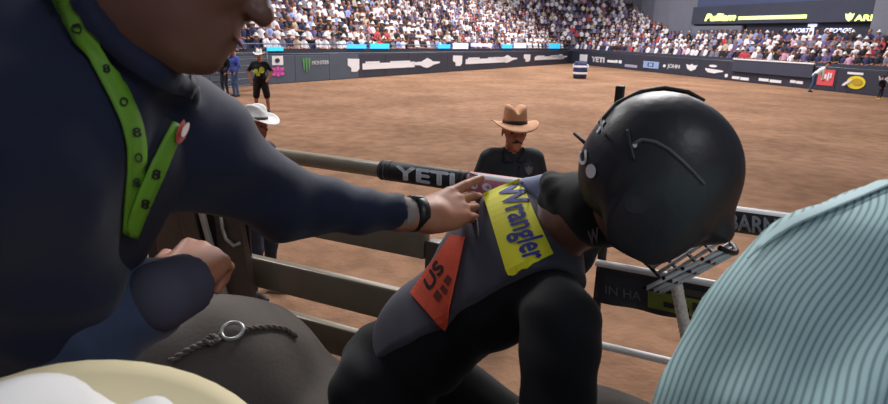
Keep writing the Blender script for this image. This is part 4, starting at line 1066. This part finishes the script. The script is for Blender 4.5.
# face cage
def cg(t_, q): return H(.192-.060*t_-(1-math.cos(q))*.10, .132*math.sin(q)*(1-.2*t_), -.045-.135*t_)
cage = MB().tube([cg(0, q) for q in np.linspace(1.45, -1.45, 24)], .0048, 8).build('face_cage', 'cage_steel', helm)
for t_ in (.25, .5, .75, 1.0): MB().tube([cg(t_, q) for q in np.linspace(1.4, -1.4, 24)], .0038, 8).build('bar', 'cage_steel', cage)
for q in np.linspace(-1.35, 1.35, 15): MB().tube([cg(t_, q) for t_ in (0, .25, .5, .75, 1.0)], .0042, 8).build('bar', 'cage_pale', cage)

# ================================================================== THE MAN WITH THE LANYARD (left)
man = empty('man', A([*P(40, 404, .85)[:2], DZ]), 'big man in navy shirt and green lanyard reaching out to the rider', 'person')
Lsh, Lel, Lwr = P(184, 140, .93), P(284, 203, 1.10), P(408, 214, 1.27)
Rsh, Rel, Rwr = P(2, 160, .68), P(62, 348, .86), P(176, 288, .97)
# body: head, neck, trunk, arms and legs in one surface
mu = nrm(RIGHT*.42+UP*.9+FWD*.05); mf = RIGHT*.9-UP*.42+FWD*.15; mf = nrm(mf-mu*(mf@mu)); mc = P(189, -48, .74)
F = Field(.03)
q = face(man, F, mc, mu, mf, 1.0, 0)
F.cap(P(100, 52, .80), q(-.03, 0, -.05), .08, .07, .03, 0).cap(P(118, 20, .76), q(.03, 0, -.09), .062, .05, .03, 0)
hip = A([*P(10, 404, .85)[:2], 1.66]); hip = P(-40, 430, 1.0)
F.cap(P(88, 150, .82), hip, .13, .13, .05, 1)
F.chain([P(95, 120, .84), Lsh, Lel, Lwr], [.08, .07, .05, .031], .03, 0)
F.chain([P(60, 130, .74), Rsh, Rel, Rwr], [.08, .07, .05, .031], .03, 0)
for s in (-1, 1):
    h0 = hip+GD*s*.1; k0 = A([h0[0]+.02, h0[1]+.1, DZ+.48]); a0 = A([h0[0], h0[1]-.02, DZ+.09])
    F.cap(h0, k0, .1, .07, .04, 1).cap(k0, a0, .066, .05, .03, 1).cap(a0-A([0, 0, .04]), a0+A([.05, .17, -.05]), .045, .036, .02, 2)
wd = nrm(P(470, 194, 1.38)-Lwr)
W2 = P(423, 219, 1.285); Hf = Field(.008); hand(Hf, W2, P(476, 198, 1.39)-W2, UP*.45-FWD*.88, UP*.9+FWD*.4, 1.2, curls=[(-.05, .05, .05), (.2, .3, .3), (.35, .4, .3), (.45, .5, .4)], thumb=(.25, .2), spread=.06, m=3)
Hf.cap(Lwr-wd*.03, W2+wd*.03, .03, .032, .02, 3)
Hn = Field(.008); hand(Hn, P(176, 284, .96), FWD*.8+UP*.35+RIGHT*.1, UP*.9-FWD*.3+RIGHT*.35, -RIGHT*.9, 1.15, (.75, 1.1, .7), thumb=(.6, .3), m=3)
mbody = F.build('body', ['skin_in_shadow', 'trouser', 'boot_dark', 'skin_tan'], man, .010, extra=[(Hf, .004), (Hn, .0045)])  # one man's skin: painted shadow tone on the face, lit tan on hands
# lips darker
MB().tube([q(.0985, y, -.0725-.02*abs(y)) for y in np.linspace(-.024, .024, 9)], [.0015]+[.0024]*7+[.0015], 8).build('lips', 'lip', man)
eyes(man, q)
# hair behind the ear, above the frame
Fh = Field(.02); Fh.ell(q(-.018, 0, .052), (.1, .086, .082), A([mf, np.cross(mf, mu), mu])).cut(q(.06, 0, .02), mf-mu*.5).cut(q(0, 0, -.03), -mu); Fh.build('hair', ['hair'], man, .01)
# shirt
S_ = Field(.05)
S_.cap(P(72, 150, .85), hip, .142, .16, .06, 0)
S_.chain([P(104, 108, .84), Lsh, Lel, P(399, 213, 1.255)], [.10, .092, .062, .0385], .04, 0)
S_.chain([P(55, 128, .74), Rsh, Rel], [.115, .11, .082], .04, 0)
S_.cap(Rel, P(140, 302, .93), .076, .044, .03, 1)
S_.cap(P(60, 60, .76), P(120, 96, .82), .07, .06, .05, 0).cap(P(-90, -10, .78), P(20, 40, .76), .12, .09, .06, 0)
for a_, b_ in (((58, -30, .68), (92, 30, .70)), ((92, 30, .70), (146, 72, .74)), ((146, 72, .74), (186, 92, .82))):
    S_.cap(P(*a_), P(*b_), .020, None, .015, 0)
fw1, fw2 = RIGHT*.8+UP*.5+FWD*.3, RIGHT*.3-UP*.8+FWD*.5
S_.disp = lambda X: .0055*np.sin(X@fw1*48+2.0*np.sin(X@fw2*19))*np.sin(X@fw2*27+.7)
S_.cut(P(398.5, 213, 1.254), nrm(Lwr-Lel))
shirt = S_.build('shirt', ['navy_shirt', 'navy_shirt'], man, .010)
sb = bvh_of(shirt, mbody)
strip('collar', [(84, -6), (100, 22), (124, 46), (150, 66), (172, 80), (190, 90)], [26, 28, 28, 26, 22, 12], bvh_of(shirt), .009, 'navy_shirt', shirt, .74, .004)
# forearm sleeve in lighter denim with a rolled grey cuff
D_ = Field(.02); D_.cap(P(76, 340, .83), P(150, 297, .91), .080, .058).cap(P(150, 297, .91), P(170, 288, .95), .057, .05)
D_.disp = lambda X: .003*np.sin(X@fw1*90)
D_.build('sleeve', ['denim'], man, .008)
C_ = Field(.012); C_.cap(P(160, 296, .88), P(186, 284, .945), .052, .049); C_.cut(P(187, 284, .95), P(187, 284, .95)-P(160, 296, .88))
C_.build('cuff', [mt('cuff_slate', (74, 74, 92), .8, noise=.1)], man, .007)
# shirt cuff edge and watch on the far wrist
dw = nrm(Lwr-Lel); wr = lambda px: P(px, 213.5, 1.255+(px-399)*.0016)
MB().tube([wr(398), wr(399), wr(409), wr(410.5)], [.036, .037, .0345, .032], 24).build('cuff', 'cuff_grey', man)
wt = MB().tube([wr(410.5), wr(411), wr(420), wr(420.5)], [.036, .0395, .0395, .037], 24).build('watch', 'watch', man)
MB().box(wr(416)+UP*.031-FWD*.012, (.013, .012, .006), A([dw, nrm(np.cross(dw, UP)), UP]), 0, .003).build('watch_face', 'watch', wt)
# lanyard
lan = empty('lanyard', drape([(130, 150)], sb, .01)[0], None); COL.objects.unlink(lan); bpy.data.objects.remove(lan)
st1 = strip('lanyard', [(62, -14), (72, 8), (86, 38), (102, 68), (118, 98), (128, 122), (132.5, 146), (132, 172), (129, 200), (126, 232)], [17, 20, 20, 20, 19, 18, 17, 15], sb, .006, 'lanyard', man, .7)
st2 = strip('lanyard', [(172, 126), (163, 144), (153, 166), (144, 186), (135, 208), (127, 232)], [12, 14, 16, 16, 15, 13], sb, .010, 'lanyard', man, .75)
for i, (x, y) in enumerate(((82, 30), (104, 72), (120, 104), (131, 132), (131.5, 156), (129.5, 180))):
    uv, f = text_shape('8' if i % 2 else 'O', bold=.02, sub=.3); decal('print', [(x-4, y+5), (x+4, y+4), (x+3, y-5), (x-5, y-4)], uv, f, sb, .0095, 'ink', st1)
for x, y in ((149, 172), (139, 199)):
    uv, f = text_shape('8', bold=.02, sub=.3); decal('print', [(x-4, y+4), (x+4, y+5), (x+5, y-4), (x-3, y-5)], uv, f, sb, .0135, 'ink', st2)
uv, f = circ(14); bd = decal('badge', [(163, 142), (172, 146), (181, 124), (173, 119)], uv, f, sb, .016, mt('badge_red', (170, 60, 56), .5), man)
decal('badge_mark', [(167, 138), (172, 139), (177, 127), (173, 125)], uv, f, sb, .020, mt('badge_pale', (206, 190, 184), .5), bd)

# ================================================================== MAN IN THE STRIPED SHIRT (right)
mint = empty('man', A([*P(900, 404, .62)[:2], DZ]), 'man in pale mint striped shirt seen from behind at lower right', 'person')
msh, mnk = P(843, 299, .61), P(1015, 218, .74)
el_ = P(746, 432, .58)
F = Field(.03)
mhc = mnk+UP*.10+RIGHT*.06+FWD*.06
q2 = face(mint, F, mhc+UP*.06, UP, RIGHT*.5+FWD*.8, 1.0, 0)
tor = P(985, 470, .74)
F.cap(mnk+UP*.0, mhc+UP*.02, .062, .06, .03, 0).cap(mnk-UP*.13, tor-UP*.1, .105, .12, .04, 0)
F.chain([mnk-UP*.06, msh, el_, P(690, 540, .70)], [.07, .065, .055, .034], .03, 0)
mrs = P(1120, 270, .82); F.chain([mnk-UP*.06, mrs, P(1180, 420, .86), P(1140, 560, .9)], [.07, .065, .05, .034], .03, 0)
for a_, b_ in ((P(690, 540, .70), UP*-.5+FWD), (P(1140, 560, .9), UP*-.5+FWD)): hand(F, a_, b_, UP, RIGHT, 1)
mh = A([tor[0], tor[1], DZ+.9])
for s in (-1, 1):
    h0 = mh+A([s*.1, 0, 0]); k0 = A([h0[0], h0[1]+.04, DZ+.48]); a0 = A([h0[0], h0[1]-.02, DZ+.09])
    F.cap(h0, k0, .1, .07, .04, 1).cap(k0, a0, .066, .05, .03, 1).cap(a0-A([0, 0, .04]), a0+A([.04, .17, -.05]), .045, .036, .02, 2)
F.cap(tor-UP*.1, mh, .13, .12, .05, 1)
F.build('body', ['skin_tan', 'jeans_blue', 'boot_dark'], mint, .014)
S_ = Field(.06)
S_.chain([mnk-UP*.065, msh, P(792, 362, .592), el_], [.093, .084, .086, .079], .05, 0).cap(el_, P(712, 470, .62), .079, .07, .04, 0)
S_.cap(P(930, 330, .66), tor-UP*.1, .15, .18, .09, 0).cap(mnk-UP*.11, tor-UP*.1, .145, .17, .06, 0).chain([mnk-UP*.06, mrs, P(1180, 420, .86)], [.09, .085, .075], .05, 0)
S_.cap(P(880, 258, .56), P(760, 420, .505), .022, .03, .03, 0)
S_.cap(P(960, 300, .50), P(850, 440, .455), .015, .03, .04, 0)
md = RIGHT*.86+UP*.5
S_.disp = lambda X: .0025*np.sin(X@(RIGHT*.87+UP*-.5)*62+1.5*np.sin(X@(RIGHT*.5+UP*.87)*13))
ms = S_.build('shirt', ['mint'], mint, .009)
mb_ = bvh_of(ms)
strip('yoke', [(760, 248), (776, 235), (796, 222.5), (836, 206), (866, 193.5), (900, 178)], [2, 6, 7, 7, 7, 8], mb_, .004, 'mint_plain', ms, .6, 0)
strip('seam', [(750, 262), (768, 247), (796, 228), (836, 211), (866, 198.5), (900, 184)], [1.8], mb_, .0045, mt('mint_dark', (84, 116, 122), .8), ms, .6, 0)
Fh = Field(.02); Fh.ell(q2(-.018, 0, .112-.06), (.1, .086, .085), A([nrm(q2(1, 0, 0)-q2(0, 0, 0)), nrm(q2(0, 1, 0)-q2(0, 0, 0)), UP])).cut(q2(.05, 0, 0), q2(1, 0, 0)-q2(0, 0, 0)); Fh.build('hair', ['hair'], mint, .012)

# ================================================================== THE MAN UNDER THE WHITE HAT (bottom left)
ht = P(42, 552, .47)
hm = empty('man', A([*ht[:2], DZ]), 'crouching man of whom only the white hat with shade-toned brim shows, lower left', 'person')
F = Field(.03); hw = nrm(RIGHT*-.06+FWD); hw[2] = 0; hw = nrm(hw)
hup = A([0, 0, 1.0])
hq = face(hm, F, ht-hup*.07, hup, hw, 1.0, 0)
nk = ht-hup*.2-hw*.03; F.cap(nk, ht-hup*.1, .06, .06, .03, 0)
bk = nk-hup*.12; pv = A([bk[0]-hw[0]*.12, bk[1]-hw[1]*.12, max(DZ+.32, bk[2]-.5)])
sd_ = np.cross(hw, hup)
F.cap(bk+hup*.05-sd_*.15, bk+hup*.05+sd_*.15, .075, None, .04, 1).cap(bk, pv, .15, .14, .05, 1)
for s in (-1, 1):
    k0 = pv+hw*.4+sd_*s*.14+hup*.1; k0[2] = max(k0[2], DZ+.4); a0 = A([k0[0]-hw[0]*.2, k0[1]-hw[1]*.2, DZ+.08])
    F.cap(pv+sd_*s*.09, k0, .095, .07, .04, 2).cap(k0, a0, .068, .05, .03, 2).cap(a0-A([0, 0, .03]), a0+hw*.17-A([0, 0, .03]), .045, .036, .02, 3)
    e0 = bk+sd_*s*.27-hup*.22+hw*.03; w0 = k0+hup*.07
    F.cap(bk+hup*.05+sd_*s*.18, e0, .068, .05, .03, 1).cap(e0, w0, .05, .034, .02, 1); hand(F, w0, hw-hup*.3, hup, -sd_*s, 1, m=0)
F.build('body', ['skin_tan', 'shirt_charcoal', 'jeans_blue', 'boot_dark'], hm, .014)
cowboy_hat('hat', hm, ht-hup*.015, nrm(hup+RIGHT*.28), hw, 'hat_white', 1.1, band=None, crown=.12, curl=.01, front=.03, R=.215, brim='hat_brim_shade')  # lit crown and shaded brim of one hat, painted as two colours
